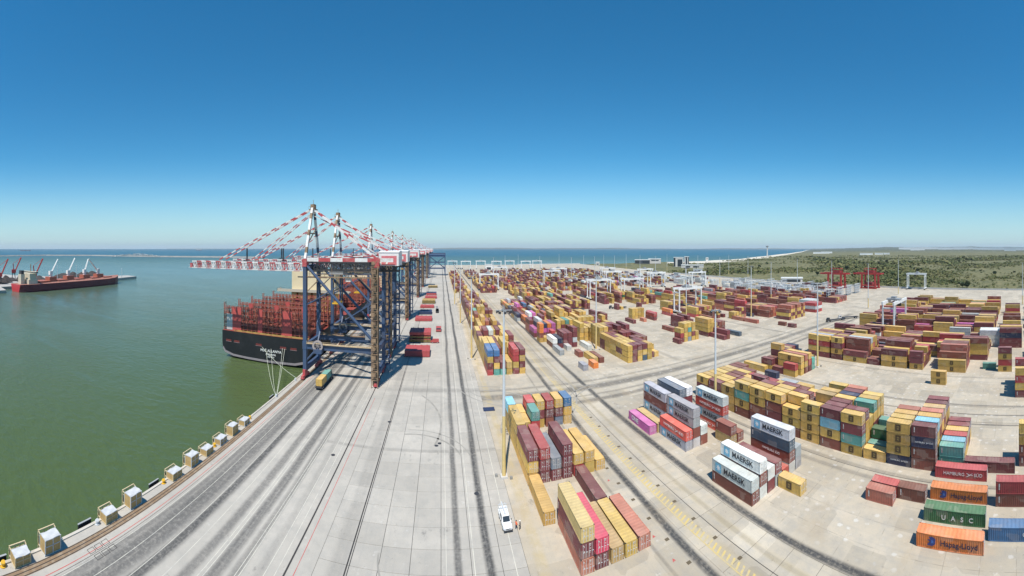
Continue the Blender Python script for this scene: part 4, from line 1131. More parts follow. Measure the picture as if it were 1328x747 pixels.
def wheel(parent, x, y, z, rad, wd):
    m = MB(); m.tube((x-wd/2,y,z),(x+wd/2,y,z),rad,n=14); o = m.build('wheel', BLACK, parent)
    m = MB(); sx = 1 if x > 0 else -1
    m.tube((x+sx*wd*.5,y,z),(x+sx*(wd*.5+.02),y,z),rad*.55,n=10); m.build('rim', PALEM, o)
def truck(lab, x, y, rz, cabcol, load):
    r = thing('terminal_truck', lab, 'truck', (x, y, 0), rz)
    m = MB(); m.box(-.45,-6.8,.95,.45,9.2,1.3); m.box(-1.2,-6.6,1.28,1.2,6.3,1.48); m.box(-1.25,-6.9,.9,1.25,-6.6,1.35); m.build('chassis', DARK, r)
    m = MB(); m.prism([(7.2,1.0),(9.6,1.0),(9.6,1.9),(9.3,2.1),(8.9,3.1),(7.2,3.1)],0,-1.15,.5); cb = m.build('cab', cabcol, r, fix=True)
    m = MB(); m.quad((-1.05,9.34,2.15),(.4,9.34,2.15),(.4,8.99,2.98),(-1.05,8.99,2.98)); m.quad((-1.16,8.9,2.1),(-1.16,7.5,2.1),(-1.16,7.5,2.95),(-1.16,8.6,2.95)); m.build('windscreen', GLASS, cb)
    for yy in (-5.6,-4.3,6.0,8.6):
        for xx in (-1.0, 1.0): wheel(r, xx, yy, .5, .5, .35)
    if load:
        for i, c_ in enumerate(load):
            cc = dict(x=0,y=0,z=0,ln=6.06,L=20,c=c_,st='',n=1,lev=0)
            M = cmesh(20); o = thing('shipping_container', f"{CNAME[c_]} short container riding on the truck trailer by the ship stern", 'container', (x + (-math.sin(rz))*(-3.25+6.25*i), y + math.cos(rz)*(-3.25+6.25*i), 1.50), rz, 'containers on the quay truck')
            for nm, me_ in (('wall_panels',M['b']),('corner_frame',M['f'])):
                q = put(nm, me_, o, (-CW/2,-3.03,0)); q.color = (*PAL[c_],1)
            for s2 in (0,1): q = put('door', M['d'], o, (-CW/2+.15+1.09*s2, -3.01, .15)); q.color = (*PAL[c_],1)
    return r
truck('dark tractor with flat trailer carrying two containers under the stern crane', -45.7, 138, 0, DARK, ['y', 'e'])
truck('small grey tractor and empty trailer parked on the quay past the red one', -3.2, 312, 0, paint('truck_grey', (0.4,0.4,0.42)), None)
# red pickup-size van on the quay
def small_van(lab, x, y, rz, colr, k=1.0):
    r = thing('van', lab, 'van', (x, y, 0), rz)
    m = MB(); m.prism([(-2.6*k,.5),(2.6*k,.5),(2.6*k,1.2),(1.9*k,1.35),(1.3*k,2.25),(-2.6*k,2.25)],0,-1.05*k,1.05*k); b = m.build('body', colr, r, fix=True)
    m = MB(); m.quad((-.95*k,1.93*k,1.42),(.95*k,1.93*k,1.42),(.95*k,1.37*k,2.2),(-.95*k,1.37*k,2.2)); m.build('windscreen', GLASS, b)
    for yy in (-1.6*k,1.6*k):
        for xx in (-.95*k,.95*k): wheel(r, xx, yy, .38, .38, .25)
small_van('small red van driving on the quay past the red hatch covers', -1.6, 240, R(180), HATCH, 1.6)
small_van('tiny dark red van beside the olive hatch cover pile', -3.6, 209, R(90), HATCH, .9)
#@@SHIP
# ------------------------------------------------------------------ the container ship at the berth
SCX, SHB, SDK = -85.7, 24.4, 10.6        # centre line, half beam, deck height
def hull_mesh(secs, mats, zsplit=None):
    """loft sections [(y, [(x,z)...])] bottom -> deck, both sides; material 1 below zsplit ring"""
    m = MB(); n_ = len(secs[0][1])
    for y, pts in secs: m.v += [(x, y, z) for x, z in pts]
    for i in range(len(secs)-1):
        for j in range(n_-1):
            a = i*n_+j; m.f.append((a, a+1, a+n_+1, a+n_)); m.m.append(1 if (zsplit and abs(j-(n_-2)/2) <= zsplit) else 0)
    return m, n_
def sec(y, hb, zb, sh, deck=SDK, fl=1.0):
    """cross section from port deck edge round the bottom to starboard deck edge"""
    P = []
    for s_ in (-1, 1):
        side = [(hb, deck), (hb*fl, 4.0), (hb*fl*.985, 4-(4-zb)*.45), (hb*fl*(.93-.12*sh), 4-(4-zb)*.75), (hb*fl*(.72-.3*sh), zb+.35), (hb*fl*(.36-.2*sh), zb+.05)]
        side = [(SCX+s_*x, z) for x, z in side]
        P.append(side)
    return (y, P[0] + [(SCX, zb)] + P[1][::-1])
secs = [sec(162,SHB,-2.7,0), sec(166,SHB,-4.6,0), sec(176,SHB,-8,0), sec(200,SHB,-9,0), sec(300,SHB,-9,0), sec(440,SHB,-9,0), sec(480,SHB*.9,-9,.2,SDK+.4,.86), sec(505,SHB*.62,-9,.4,SDK+1.2,.6), sec(520,SHB*.3,-9,.5,SDK+2,.4), sec(527,1.0,-8,.5,SDK+2.4,.5)]
hm, hn = hull_mesh(secs, None)
# transom: black plate with a grey boot band following its lower curve
tp = secs[0][1]
inner = [(SCX+(x-SCX)*.985, z+ (1.1 if abs(z-SDK) > .1 else 0)) for x, z in tp]
inner = [(x, min(z, SDK)) for x, z in inner]
for (x0,z0),(x1,z1),(u0,w0),(u1,w1) in zip(tp[2:-3], tp[3:-2], inner[2:-3], inner[3:-2]):
    hm.quad((x0,161.97,z0),(x1,161.97,z1),(u1,161.95,w1),(u0,161.95,w0), 1)
hm.poly([(x,161.99,z) for x, z in tp], 0)
hm.quad((SCX-SHB,162,SDK),(SCX+SHB,162,SDK),(SCX+SHB,480,SDK),(SCX-SHB,480,SDK),2)
hm.poly([(SCX-SHB*.9,480,SDK),(SCX+SHB*.9,480,SDK),(SCX+SHB*.62,505,SDK+.9),(SCX,526,SDK+2),(SCX-SHB*.62,505,SDK+.9)],2)
ship = thing('container_ship', 'black hulled container ship with red lashing bridges moored under the gantry cranes', 'ship', (SCX, 345, WZ))
ship_off = (-SCX, -345, -WZ)
def sp(name, mb, mats, par=None, fix=False):
    o = mb.build(name, mats, par or ship, ship_off if par is None else (0,0,0), fix); return o
sp('hull', hm, [HULLB, BOOT, DECKR], fix=True)
# recesses and marks of the stern
for x_ in (-106, -101, -88, -74.5, -69):
    m = MB(); m.box(x_-1.6, 161.85, 5.0, x_+1.6, 161.96, 6.0, 0); m.box(x_-1.8,161.80,4.85,x_+1.8,161.88,5.0,1)
    sp('mooring_port', m, [paint('mooring_port_red', (0.16,0.03,0.025)), BOOT])
for txt, z_, sz in (('MSC ALLANYA', 3.1, 1.75), ('PANAMA', 1.35, 1.35), ('IMO 9718', .1, .9)):
    o = put('lettering', text_mesh(txt, sz, WTXT, bold=.03), ship); o.matrix_local = Matrix.Translation((SCX+4.5+ship_off[0], 161.86+ship_off[1], z_+ship_off[2])) @ Matrix.Rotation(R(90), 4, 'X')
# lashing bridges
def lashing_mesh(stern):
    m = MB(); pn = []
    zl = [11.9, 14.4, 17.0, 19.6, 22.2]
    for y0 in (0, 1.5):
        for i in range(21):
            x = -SHB+.3+i*(2*SHB-.6)/20
            m.bar((x,y0,SDK),(x,y0,23.4 if i % 20 else 25.2),.30,.34)
        for z in zl:
            m.box(-SHB+.3, y0-.12, z-.16, SHB-.3, y0+.12, z+.10)
            m.box(-SHB+.3, y0-.05, z+1.0, SHB-.3, y0+.03, z+1.09)
            m.box(-SHB+.3, y0-.05, z+.5, SHB-.3, y0+.03, z+.58)
        if stern or y0 == 0:
            for i in range(0, 20, 2):
                xa, xb = -SHB+.3+i*(2*SHB-.6)/20, -SHB+.3+(i+1)*(2*SHB-.6)/20
                for z0, z1 in zip(zl[1:], zl[2:]):
                    m.bar((xa,y0,z0),(xb,y0,z1),.12); m.bar((xb,y0,z0),(xa,y0,z1),.12)
    f = MB()
    for z in zl: f.box(-SHB+.4, .1, z-.05, SHB-.4, 1.4, z+.02)
    p_ = MB()
    return m.mesh('lashing_bridge', LASH), f.mesh('bridge_floor', DARK)
lm, lf = lashing_mesh(True)
pm = MB(); pm.box(-1.35,-.32,SDK+.1,1.35,-.16,23.0); pm.box(-1.0,-.36,13.4,-.5,-.3,14.4); pm.box(-1.0,-.36,18.4,-.5,-.3,19.4); pm = pm.mesh('tower_panel', LASHP)
ys = [163.4+14.7*i for i in range(5)] + [262+14.7*i for i in range(9)] + [425+14.7*i for i in range(4)]
for i, y in enumerate(ys):
    o = put('lashing_bridge', lm, ship, (0, y-345, -WZ)); put('bridge_floor', lf, o)
    if i == 0:
        for x in (-17.4, -14.7, -2.2, 11.3, 14.0): put('tower_panel', pm, o, (x, 0, 0))
    else:
        for x in ((-16, 0, 16) if i == 1 else (0,)): put('tower_panel', pm, o, (x, 0, 0))
    if i not in (4, 13) and y < 470:
        m = MB()
        for k in range(4): m.box(-SHB+1.2+k*11.7, 2.6, SDK+.2, -SHB+12.3+k*11.7, 13.6, 12.9+.1*(k % 2))
        m.build('hatch_cover', paint('ship_hatch_rust', (0.27,0.075,0.055), wear=0.8, wearcol=(0.34,0.20,0.11), scale=.3), ship, (0, y-345, -WZ))
m = MB(); m.box(SCX-SHB+7,162.4,SDK,SCX+SHB,162.7,SDK+.75); sp('stern_coaming', m, paint('coaming_yellow', (0.42,0.27,0.08), wear=1.0, wearcol=(0.22,0.06,0.04), scale=.5))
m = MB(); m.box(SCX-SHB+2.0,163.2,SDK+.3,SCX-SHB+5.6,164.6,SDK+8.6); sp('stern_house', m, paint('stern_house_grey', (0.5,0.49,0.47)))
# engine island with wide wings
m = MB(); m.box(-103.5,240,24.4,-71.5,251,37.8); acc = sp('accommodation', m, CREAM)
m = MB(); m.box(-99,239.96,33.4,-77,239.995,34.2); m.build('windows', GLASS, acc)
m = MB(); m.box(-113.5,236.5,23.4,-61,243,24.3); m.box(-113.5,236.5,24.3,-113.2,243,25.4); m.box(-113.5,236.5,24.3,-61,236.7,25.4); sp('bridge_wing', m, [paint('wing_grey_cream', (0.5,0.45,0.36))])
m = MB()
for i in range(6): m.box(-103+5.4*i,238,SDK,-99.2+5.4*i,250,23.4)
m.box(-103,241,SDK,-72,250,23.3); sp('engine_casing', m, paint('casing_ochre', (0.55,0.40,0.15), wear=.5))
m = MB(); m.prism([(-90,37.2),(-82,37.2),(-82.5,42),(-89.5,42)],1,243,250); sp('funnel', m, DARK, fix=True)
# forward island
m = MB(); m.box(-108,402,SDK,-63.5,414,27.5); m.box(-100,404,27.5,-71,412,33); fw = sp('forward_house', m, CREAM)
m = MB(); m.box(-106,401.95,25.0,-65,401.99,26.2); m.build('windows', GLASS, fw)
# mooring ropes and bollards
def rope(lab, p, q, sag):
    m = MB(); P = [Vector(p).lerp(Vector(q), t/10) - Vector((0,0,sag*4*(t/10)*(1-t/10))) for t in range(11)]
    for a, b in zip(P, P[1:]): m.bar(a, b, .10)
    tag(m.build('mooring_rope', ROPE), lab, 'rope', 'mooring ropes at the ship stern')
rope('pale mooring rope from the middle of the stern lettering to the quay bollard', (-84,161.8,4.2), (-58.0,119.7,.7), 3.5)
rope('slack mooring rope beside the stern lettering, slightly nearer the quay', (-81,161.8,4.4), (-58.0,119.9,.7), 4.5)
rope('steep mooring rope hanging from the ship corner port to the same bollard', (-74.8,161.8,5.2), (-57.9,120.1,.7), 1.6)
rope('twin steep mooring rope hanging closest to the ship quay side', (-73.6,161.8,5.2), (-57.8,120.2,.7), 1.2)
rope('straight mooring rope running to the bollard at the crane foot', (-86,161.8,4.6), (-58.0,139.0,.7), 1.0)
def bollard(lab, x, y, m_, g='quay bollards'):
    r = thing('bollard', lab, 'bollard', (x, y, 0), 0, g)
    m = MB(); m.tube((0,0,0),(0,0,.12),.55,n=12); m.build('base', m_, r)
    m = MB(); m.tube((0,0,.12),(0,0,.6),.27,n=12); m.tube((0,0,.6),(.12,0,.85),.42,.34,n=12); m.build('head', m_, r)
for lab, px, py, mm in [('yellow bollard at the corner beside the first low crate', 4, 735, YELLOWP), ('yellow bollard beside the low crate with a black fender behind it', 212, 632, YELLOWP), ('yellow bollard between two low tan crates', 278, 584, YELLOWP),
                        ('yellow bollard past the last tan crate', 324, 547, YELLOWP), ('pale bollard tied with ropes from the ship stern', 358, 515, PALEM), ('small pale bollard near the crane foot holding a straight rope', 383, 494, PALEM), ('grey bollard beside the black fender and low crate', 126, 687, PALEM)]:
    x, y = G(px, py); bollard(lab, -57.9, -57.9*y/x, mm)
for lab, px, py in [('black rubber fender on the quay face at the frame corner', 0, 727), ('black rubber fender panel hanging beside the grey bollard', 113, 684), ('black rubber fender on the quay face behind a yellow bollard', 203, 628), ('black rubber fender below the bollard tied to the ship', 355, 516)]:
    x, y = G(px, py); y = -58.6*y/x
    r = thing('fender', lab, 'fender', (-58.75, y, -1.2), 0, 'rubber fenders on the quay face')
    m = MB(); m.box(-.9,-1.5,-1.2,-.6,1.5,1.55); m.build('face_panel', BLACK, r)
    m = MB()
    for yy in (-.8,.8): m.tube((-.6,yy,.4),(.05,yy,.4),.42,n=12)
    tag(m.build('cone', BLACK, r), kind='stuff')
    m = MB(); m.box(-.93,-1.55,1.5,-.6,1.55,1.62); m.build('edge_strip', paint('fender_grey', (0.35,0.36,0.36)), r)
# ------------------------------------------------------------------ tan crates standing along the quay edge
CRT = paint('crate_tan', (0.50,0.34,0.14), 0.85, wear=1.0, wearcol=(0.25,0.15,0.06), scale=0.9); CRTF = paint('crate_frame', (0.62,0.50,0.30), 0.85, wear=0.4); TARP = paint('white_tarpaulin', (0.54,0.545,0.55), 0.6, wear=0.5, wearcol=(0.5,0.5,0.5), scale=1.0)
def crate(lab, y, h, l, seed):
    r = thing('covered_crate', lab, 'crate', (-57.55, y, 0), 0, 'tan crates with white covers along the quay edge')
    rd = random.Random(seed)
    n_ = int(round(l/.42))
    pl = MB(); pl.box(-.02,0,0,.03,l/n_-.03,h-.35); pl = pl.mesh('board', CRT)
    for i in range(n_): put('board', pl, r, (.95+rd.uniform(-.015,.015), -l/2+.015+l*i/n_, .2))
    n2 = 5; pl2 = MB(); pl2.box(0,-.02,0,2.0/n2-.03,.03,h-.35); pl2 = pl2.mesh('board', CRT)
    for i in range(n2): put('board', pl2, r, (-1.0+.015+2.0*i/n2, -l/2+rd.uniform(-.015,.015), .2))
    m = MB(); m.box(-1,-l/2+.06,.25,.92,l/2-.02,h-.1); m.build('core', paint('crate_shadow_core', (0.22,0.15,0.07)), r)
    m = MB()
    for x in (-1.04,.98):
        for yy in (-l/2-.05, l/2-.08, -.07) if x > 0 else (-l/2-.05, l/2-.08): m.box(x-.08,yy,0,x+.06,yy+.14,h)
    m.box(-1.1,-l/2-.08,.08,1.05,l/2+.08,.2); m.box(.96,-l/2,h*.55,1.04,l/2,h*.55+.12)
    m.build('frame', PALEM if seed % 2 else CRTF, r)
    t = MB(); nx, ny = 6, 7
    hz = lambda i, j: h+.03+.08*math.sin(i*1.3+seed)*math.sin(j*1.1+seed*2)+(.06 if 0 < i < nx else -.05)
    V = [[(-1.02+1.98*i/nx, -l/2+.02+(l-.06)*j/ny, hz(i,j)) for j in range(ny+1)] for i in range(nx+1)]
    for i in range(nx):
        for j in range(ny): t.quad(V[i][j],V[i+1][j],V[i+1][j+1],V[i][j+1])
    for j in range(ny): t.quad((.97,V[nx][j][1],h-.12),(.97,V[nx][j+1][1],h-.12),V[nx][j+1],V[nx][j])
    for i in range(nx): t.quad((V[i][0][0],-l/2+.01,h-.1),(V[i+1][0][0],-l/2+.01,h-.1),V[i+1][0],V[i][0])
    t.build('cover', TARP, r)
    # the open frame that leans over the edge behind
    m = MB(); hb = h+.18
    for yy in (-l/2-.1, -l/6, l/6, l/2+.0): m.box(-1.75,yy,-.6,-1.6,yy+.14,hb)
    for z in (.3, hb*.55, hb-.15): m.box(-1.77,-l/2-.1,z,-1.58,l/2+.14,z+.16)
    for yy in (-l/2-.06, l/2+.02): m.bar((-1.68,yy+.05,hb-.1),(-1.0,yy+.05,h-.1),.12); m.bar((-1.68,yy+.05,.4),(-1.0,yy+.05,.3),.12)
    m.build('edge_frame', CRTF, r)
    m = MB(); m.box(-1.60,-l/2,.5,-1.56,l/2,h*.5); m.build('back_panel', CRT, r)
CR = [('low tan crate at the quay corner beside the yellow bollard', 17.8, 737, 1.9, 3.2), ('tallest tan crate under a white cover, second along the quay', 57, 721, 2.9, 3.3), ('low tan crate beside the grey bollard', 135.3, 682, 1.9, 3.3), ('tall tan crate with white cover before the black fender', 167.4, 663, 2.9, 3.4),
      ('low tan crate just past the yellow bollard with the black fender', 222.8, 627, 1.8, 3.3), ('tall tan crate with ragged white cover in the middle of the line', 246, 610, 2.9, 3.4), ('low tan crate just past the ragged tall one', 266, 596, 1.8, 3.3), ('low tan crate beside the third yellow bollard', 284.4, 579, 1.8, 3.3),
      ('tall tan crate nearly at the end of the line', 300, 566, 2.9, 3.4), ('low tan crate ending the line towards the ship', 315.7, 555, 1.8, 3.3)]
for i, (lab, px, py, h_, l_) in enumerate(CR):
    x, y = G(px, py); crate(lab, -56.9*y/x + l_/2, h_*.93, l_*(.90+.05*math.sin(i*2.1)), i)
#@@YARDTHINGS
TYRE = paint('tyre_rubber_mark', (0.29,0.272,0.24), 0.9, wear=1.0, wearcol=(0.41,0.375,0.32), scale=0.35)
rd = random.Random(77)
for cx_, cy_, rad_, a0, a1, par in [(14,113,22,0,95,apron),(14,113,25.5,5,90,apron),(36,104,16,90,180,yard),(36,104,18.4,92,176,yard),(30,150,22,200,275,yard),(30,150,24.6,202,270,yard),(62,108,20,100,178,yard),(62,108,22.2,98,180,yard),(62,150,16,185,262,yard),
                                    (118,100,18,95,170,yard),(118,100,20.5,98,172,yard),(-8,90,14,20,100,apron),(-8,90,16.2,15,96,apron),(-30,112,30,-20,40,apron),(-2,64,9,180,300,apron),(20,136,30,-70,0,yard)]:
    m = MB(); n_ = 28; w_ = rd.uniform(.14,.30)
    for i in range(n_):
        p0, p1 = [R(a0+(a1-a0)*q/n_) for q in (i, i+1)]
        P_ = lambda a, r_: (cx_+r_*math.cos(a), cy_+r_*math.sin(a)*1.15, .0095)
        m.quad(P_(p0,rad_-w_),P_(p0,rad_+w_),P_(p1,rad_+w_),P_(p1,rad_-w_))
    m.build('tyre_mark', TYRE, par)
m = MB(); m.box(-1.9,-1.3,0,1.9,1.3,.22); m.box(-1.7,-1.1,.22,-1.4,1.1,.34); m.box(1.4,-1.1,.22,1.7,1.1,.34)
x, y = G(634, 531); tag(m.build('road_plate', NAVYP, None, (x, y, 0)), 'navy steel road plate lying on the paving before the blue topped stacks', 'steel plate')
for lab, px, py, rz_, cm in [('dark yard tractor waiting under the mid distance gantry', 748, 402, 70, DARK), ('dark yard tractor between two gantries past the scattered stacks', 803, 400, 80, DARK), ('pale yard tractor beside the yellow row under the gantry', 868, 396, 10, WHITE),
                             ('dark tractor with flat trailer beside the tall inland gantry', 1086, 416, 60, DARK), ('white cab tractor parked at the start of the inland lane', 1102, 413, 50, WHITE), ('small dark tractor on the quay lane beyond the vans', 567, 404, 0, NAVYP)]:
    x, y = G(px, py); truck(lab, x, y, R(rz_), cm, None)
for i, (px, py) in enumerate([(505,547),(566,578),(570,575),(432,590),(618,640)]):
    x, y = G(px, py); m = MB(); m.tube((0,0,-.04),(0,0,.012),.55,n=14); m.build('manhole_cover', DARK, apron, (x, y, 0))
# ------------------------------------------------------------------ pickup and two people
def pickup():
    r = thing('pickup_truck', 'white double cab pickup with roof rack parked beside the yellow container', 'pickup', (12.55, 70.9, 0), R(180+3))
    P = paint('car_white', (0.80,0.80,0.79), 0.25, wear=0.05)
    def loft(rings, name, mat, par):
        m = MB()
        for rg in rings: m.v += rg
        n_ = len(rings[0])
        for i in range(len(rings)-1):
            for j in range(n_-1):
                a = i*n_+j; m.f.append((a, a+1, a+n_+1, a+n_)); m.m.append(0)
        m.f.append(tuple(range(n_))); m.f.append(tuple(reversed(range((len(rings)-1)*n_, len(rings)*n_)))); m.m += [0,0]
        return m.build(name, mat, par, fix=True)
    def ring(y, w0, z0, w1, z1, w2, z2): return [(-w0,y,z0),(-w1,y,z1),(-w2,y,z2),(w2,y,z2),(w1,y,z1),(w0,y,z0)]
    body = loft([ring(-2.65,.82,.5,.88,.8,.86,1.08), ring(-2.5,.9,.42,.93,.8,.9,1.12), ring(-1.0,.9,.4,.93,.8,.9,1.12), ring(.9,.9,.4,.93,.8,.9,1.08), ring(1.9,.9,.42,.92,.8,.82,1.05), ring(2.45,.86,.45,.88,.75,.76,.98), ring(2.65,.70,.5,.74,.72,.66,.86)], 'body', P, r)
    cab = loft([ring(-1.05,.86,1.10,.80,1.5,.70,1.76), ring(-.9,.86,1.11,.80,1.5,.72,1.80), ring(.25,.86,1.09,.80,1.5,.72,1.80), ring(.45,.86,1.08,.79,1.45,.68,1.76), ring(1.15,.80,1.06,.78,1.07,.76,1.08)], 'cab', P, r)
    m = MB(); m.quad((-.70,1.16,1.10),(.70,1.16,1.10),(.64,.52,1.73),(-.64,.52,1.73)); m.build('windscreen', GLASS, cab).location = (0,.02,.02)
    for s_ in (-1, 1):
        m = MB(); m.quad((s_*.875,-.9,1.16),(s_*.875,.75,1.14),(s_*.795,.42,1.60),(s_*.78,-.85,1.62)); m.build('side_window', GLASS, cab)
        m = MB(); m.box(s_*.92,.62,1.02,s_*1.12,.74,1.2); m.build('mirror', DARK, cab)
        m = MB(); m.box(s_*.62-.17,2.52,.72,s_*.62+.17,2.68,.88); m.build('headlight', paint('lamp_glass', (0.6,0.62,0.65), 0.1), r)
        m = MB(); m.box(s_*.78-.08,-2.68,.75,s_*.78+.08,-2.62,1.02); m.build('tail_light', RED_BAND, r)
        for y in (-1.55, 1.65): wheel(r, s_*.80, y, .39, .39, .26)
    m = MB(); m.box(-.45,2.55,.70,.45,2.675,.86); m.build('grille', DARK, r)
    m = MB(); m.box(-.88,2.56,.38,.88,2.76,.58); m.build('bumper', DARK, r)
    m = MB(); m.box(-.82,-2.5,1.10,.82,-1.1,1.14); m.build('load_bed', PALEM, r)
    m = MB(); m.box(-.78,-2.45,1.14,.78,-1.12,1.72); m.build('canopy', P, r)
    m = MB()
    for y in (-2.55,-1.6): 
        for x in (-.8,.8): m.bar((x,y,1.1),(x,y,1.98),.06)
        m.bar((-.85,y,1.98),(.85,y,1.98),.07)
    for x in (-.5,.5): m.bar((x,-3.0,2.0),(x,.2,2.0),.06)
    m.bar((.1,-3.2,2.07),(.1,.3,2.07),.25,.06); m.build('ladder_rack', PALEM, r)
pickup()
SKIN = paint('skin', (0.30,0.17,0.11), 0.6); HIVIS = paint('orange_hi_vis', (0.85,0.16,0.06), 0.7, wear=.15); DCLOTH = paint('dark_trousers', (0.025,0.03,0.045), 0.9); WHELM = paint('white_helmet', (0.8,0.8,0.78), .35); GHAIR = paint('dark_hair', (0.02,0.015,0.012), .8)
def person(lab, x, y, rz, top, hat, pose):
    r = thing('person', lab, 'person', (x, y, 0), rz, 'people standing beside the pickup')
    sx = pose
    J = [((0,0,.96),.15),((0,0,1.14),.135),((0,.01,1.34),.165),((0,.0,1.47),.075),((0,.03,1.53),.06),((0,.035,1.60),.085),((0,.03,1.69),.10),((0,.02,1.76),.07)]
    E = [(i,i+1) for i in range(7)]
    for s_ in (-1, 1):
        b = len(J)
        J += [((s_*.18,0,1.40),.075),((s_*.25,.0+.02*sx,1.14),.052),((s_*.24,.12+.1*sx*s_,.93),.04),((s_*.235,.16+.12*sx*s_,.86),.042)]
        E += [(2,b),(b,b+1),(b+1,b+2),(b+2,b+3)]
        for f in range(4):
            k = len(J); J += [((s_*(.232)+(f-1.5)*.018*s_,.19+.12*sx*s_,.82-.004*f),.011),((s_*(.225)+(f-1.5)*.018*s_,.20+.12*sx*s_,.77+.006*abs(f-1)),.009)]
            E += [(b+3,k),(k,k+1)]
        k = len(J); J += [((s_*.20,.22+.12*sx*s_,.84),.012),((s_*.195,.235+.12*sx*s_,.80),.010)]; E += [(b+3,k),(k,k+1)]
        b = len(J)
        J += [((s_*.10,0,.88),.105),((s_*.12,.03+.06*s_*sx,.50),.068),((s_*.13,-.01+.1*s_*sx,.10),.045),((s_*.14,.12+.1*s_*sx,.045),.045)]
        E += [(0,b),(b,b+1),(b+1,b+2),(b+2,b+3)]
    me = bpy.data.meshes.new('body'); me.from_pydata([j[0] for j in J], E, []); me.update()
    o = bpy.data.objects.new('body', me); COL.objects.link(o)
    sk = o.modifiers.new('skin', 'SKIN'); sk.use_smooth_shade = True
    for v_, j in zip(me.skin_vertices[0].data, J): v_.radius = (j[1], j[1])
    me.skin_vertices[0].data[0].use_root = True
    ss = o.modifiers.new('sub', 'SUBSURF'); ss.levels = 1; ss.render_levels = 1
    ev = o.evaluated_get(bpy.context.evaluated_depsgraph_get())
    nm = bpy.data.meshes.new_from_object(ev); nm.name = 'body'
    bpy.data.objects.remove(o)
    nm.materials.clear()
    for mm in (SKIN, top, DCLOTH, BLACK): nm.materials.append(mm)
    for p_ in nm.polygons:
        c = p_.center
        p_.material_index = 3 if c.z < .10 else 2 if c.z < .95 and abs(c.x) < .21 and c.y < .14 else 1 if .9 < c.z < 1.49 else 0
    b = put('body', nm, r)
    for s_ in (-1, 1): m = MB(); m.box(s_*.028-.008,.115,1.60,s_*.028+.008,.13,1.615); m.build('eye', BLACK, r)
    m = MB(); m.prism([(-.018,1.555),(.018,1.555),(0,1.61)],1,.10,.145); m.build('nose', SKIN, r, fix=True)
    if hat:
        m = MB(); 
        for i in range(4):
            z0, z1 = 1.70+.035*i, 1.735+.035*i; m.tube((0,.02,z0),(0,.02,z1), .125*math.cos(i*.38), .125*math.cos((i+1)*.38), 14)
        m.tube((0,.05,1.695),(0,.05,1.71),.15,n=14); m.build('helmet', WHELM, r)
    else:
        m = MB()
        for i in range(4): m.tube((0,.0,1.66+.035*i),(0,.0,1.695+.035*i),.108*math.cos(i*.36),.108*math.cos((i+1)*.36),12)
        m.build('hair', GHAIR, r)
    return r
person('person in an orange vest and dark trousers standing beside the pickup', 14.35, 68.9, R(-60), HIVIS, False, 1)
person('person in dark clothing with a white helmet facing the one in orange', 15.05, 68.7, R(80), paint('dark_jacket', (0.05,0.05,0.06), .9), True, -1)

# ------------------------------------------------------------------ floodlight masts
MLOW = paint('mast_yellow', (0.66,0.49,0.20), .6, wear=.4); MUP = paint('mast_grey', (0.55,0.58,0.60), .4, wear=.2)
def mast(lab, x, y, h=40.0, detail=True, group=None):
    r = thing('floodlight_mast', lab, 'floodlight mast', (x, y, 0), 0, group or 'floodlight masts in the yard')
    zy = 14.5 if detail else 9
    m = MB(); m.tube((0,0,.5),(0,0,zy),.46,.38,12); m.build('lower_pole', MLOW, r)
    m = MB(); m.tube((0,0,zy),(0,0,h),.37,.20,12); m.build('upper_pole', MUP, r)
    m = MB(); m.box(-.8,-.8,0,.8,.8,.5); m.build('plinth', CONCB, r)
    m = MB(); m.box(-.12,-1.9,h-.2,.12,1.9,h); m.box(-1.9,-.12,h-.2,1.9,.12,h); m.tube((0,0,h),(0,0,h+.8),.08,n=6); hd = m.build('head_frame', GREYM, r)
    if detail:
        for i in range(8):
            a = i*math.pi/4; q = MB(); q.box(-.28,-.14,h-.75,.28,.14,h-.2); o = q.build('floodlight', DARK, hd, (1.7*math.cos(a), 1.7*math.sin(a), 0)); o.rotation_euler = (0,0,a+1.57)
        for xx, yy in ((-1.7,.6),(1.6,-.9)): m = MB(); m.box(xx-.3,yy-.3,0,xx+.3,yy+.3,.55); m.build('guard_block', ROCK, r)
for a in [('tall mast with yellow foot beside the long yellow stacks and pickup', 14.75, 85.1, 39.5), ('tall mast with yellow foot beside the long block past the junction', 14.8, 177.5, 40), ('mast with yellow foot beside the far half of the long block', 13.8, 262, 40), ('mast on the quay seam beyond the long block', 13, 350, 40),
          ('mast with yellow foot in front of the yellow wall stacks', 80.0, 177.5, 40), ('grey mast behind the lettered grey containers', 78.6, 84.5, 34.5), ('mast with yellow foot beside the stepped stacks at the crossing', 142.5, 86, 38), ('mast among the scattered stacks beyond the yellow wall', 164.6, 208, 40),
          ('mast beside the long maroon rows inland', 216, 191, 40)]: mast(*a)
for i, (px, d, w_) in enumerate([(1078.6,400,'beside the first red rail crane'), (1126,330,'between the red cranes and the inland stacks'), (1165,430,'beside the white gantry at the scrubland edge'), (1326,350,'at the edge of the scrubland by the last stacks'), (1034,480,'beside the pale shed at the scrubland'), (933.5,560,'before the grey tower building'), (889,520,'near the white racks'), (1000,360,'above the pale racks')]):
    p = (px-PX)/PF; mast('thin grey floodlight mast ' + w_, d*math.sin(p), d*math.cos(p), 40, False, 'floodlight masts further inland')
for px, d in [(757,720),(771,620),(783,800),(797,700),(812,880),(830,760),(655,700),(672,820),(700,640),(725,900),(741,560),(850,640),(865,900),(640,560),(905,700),(945,760),(970,640)]:
    p = (px-PX)/PF; mast('thin pale floodlight mast far off among the distant container rows', d*math.sin(p), d*math.cos(p), 40, False, 'thin far floodlight masts')

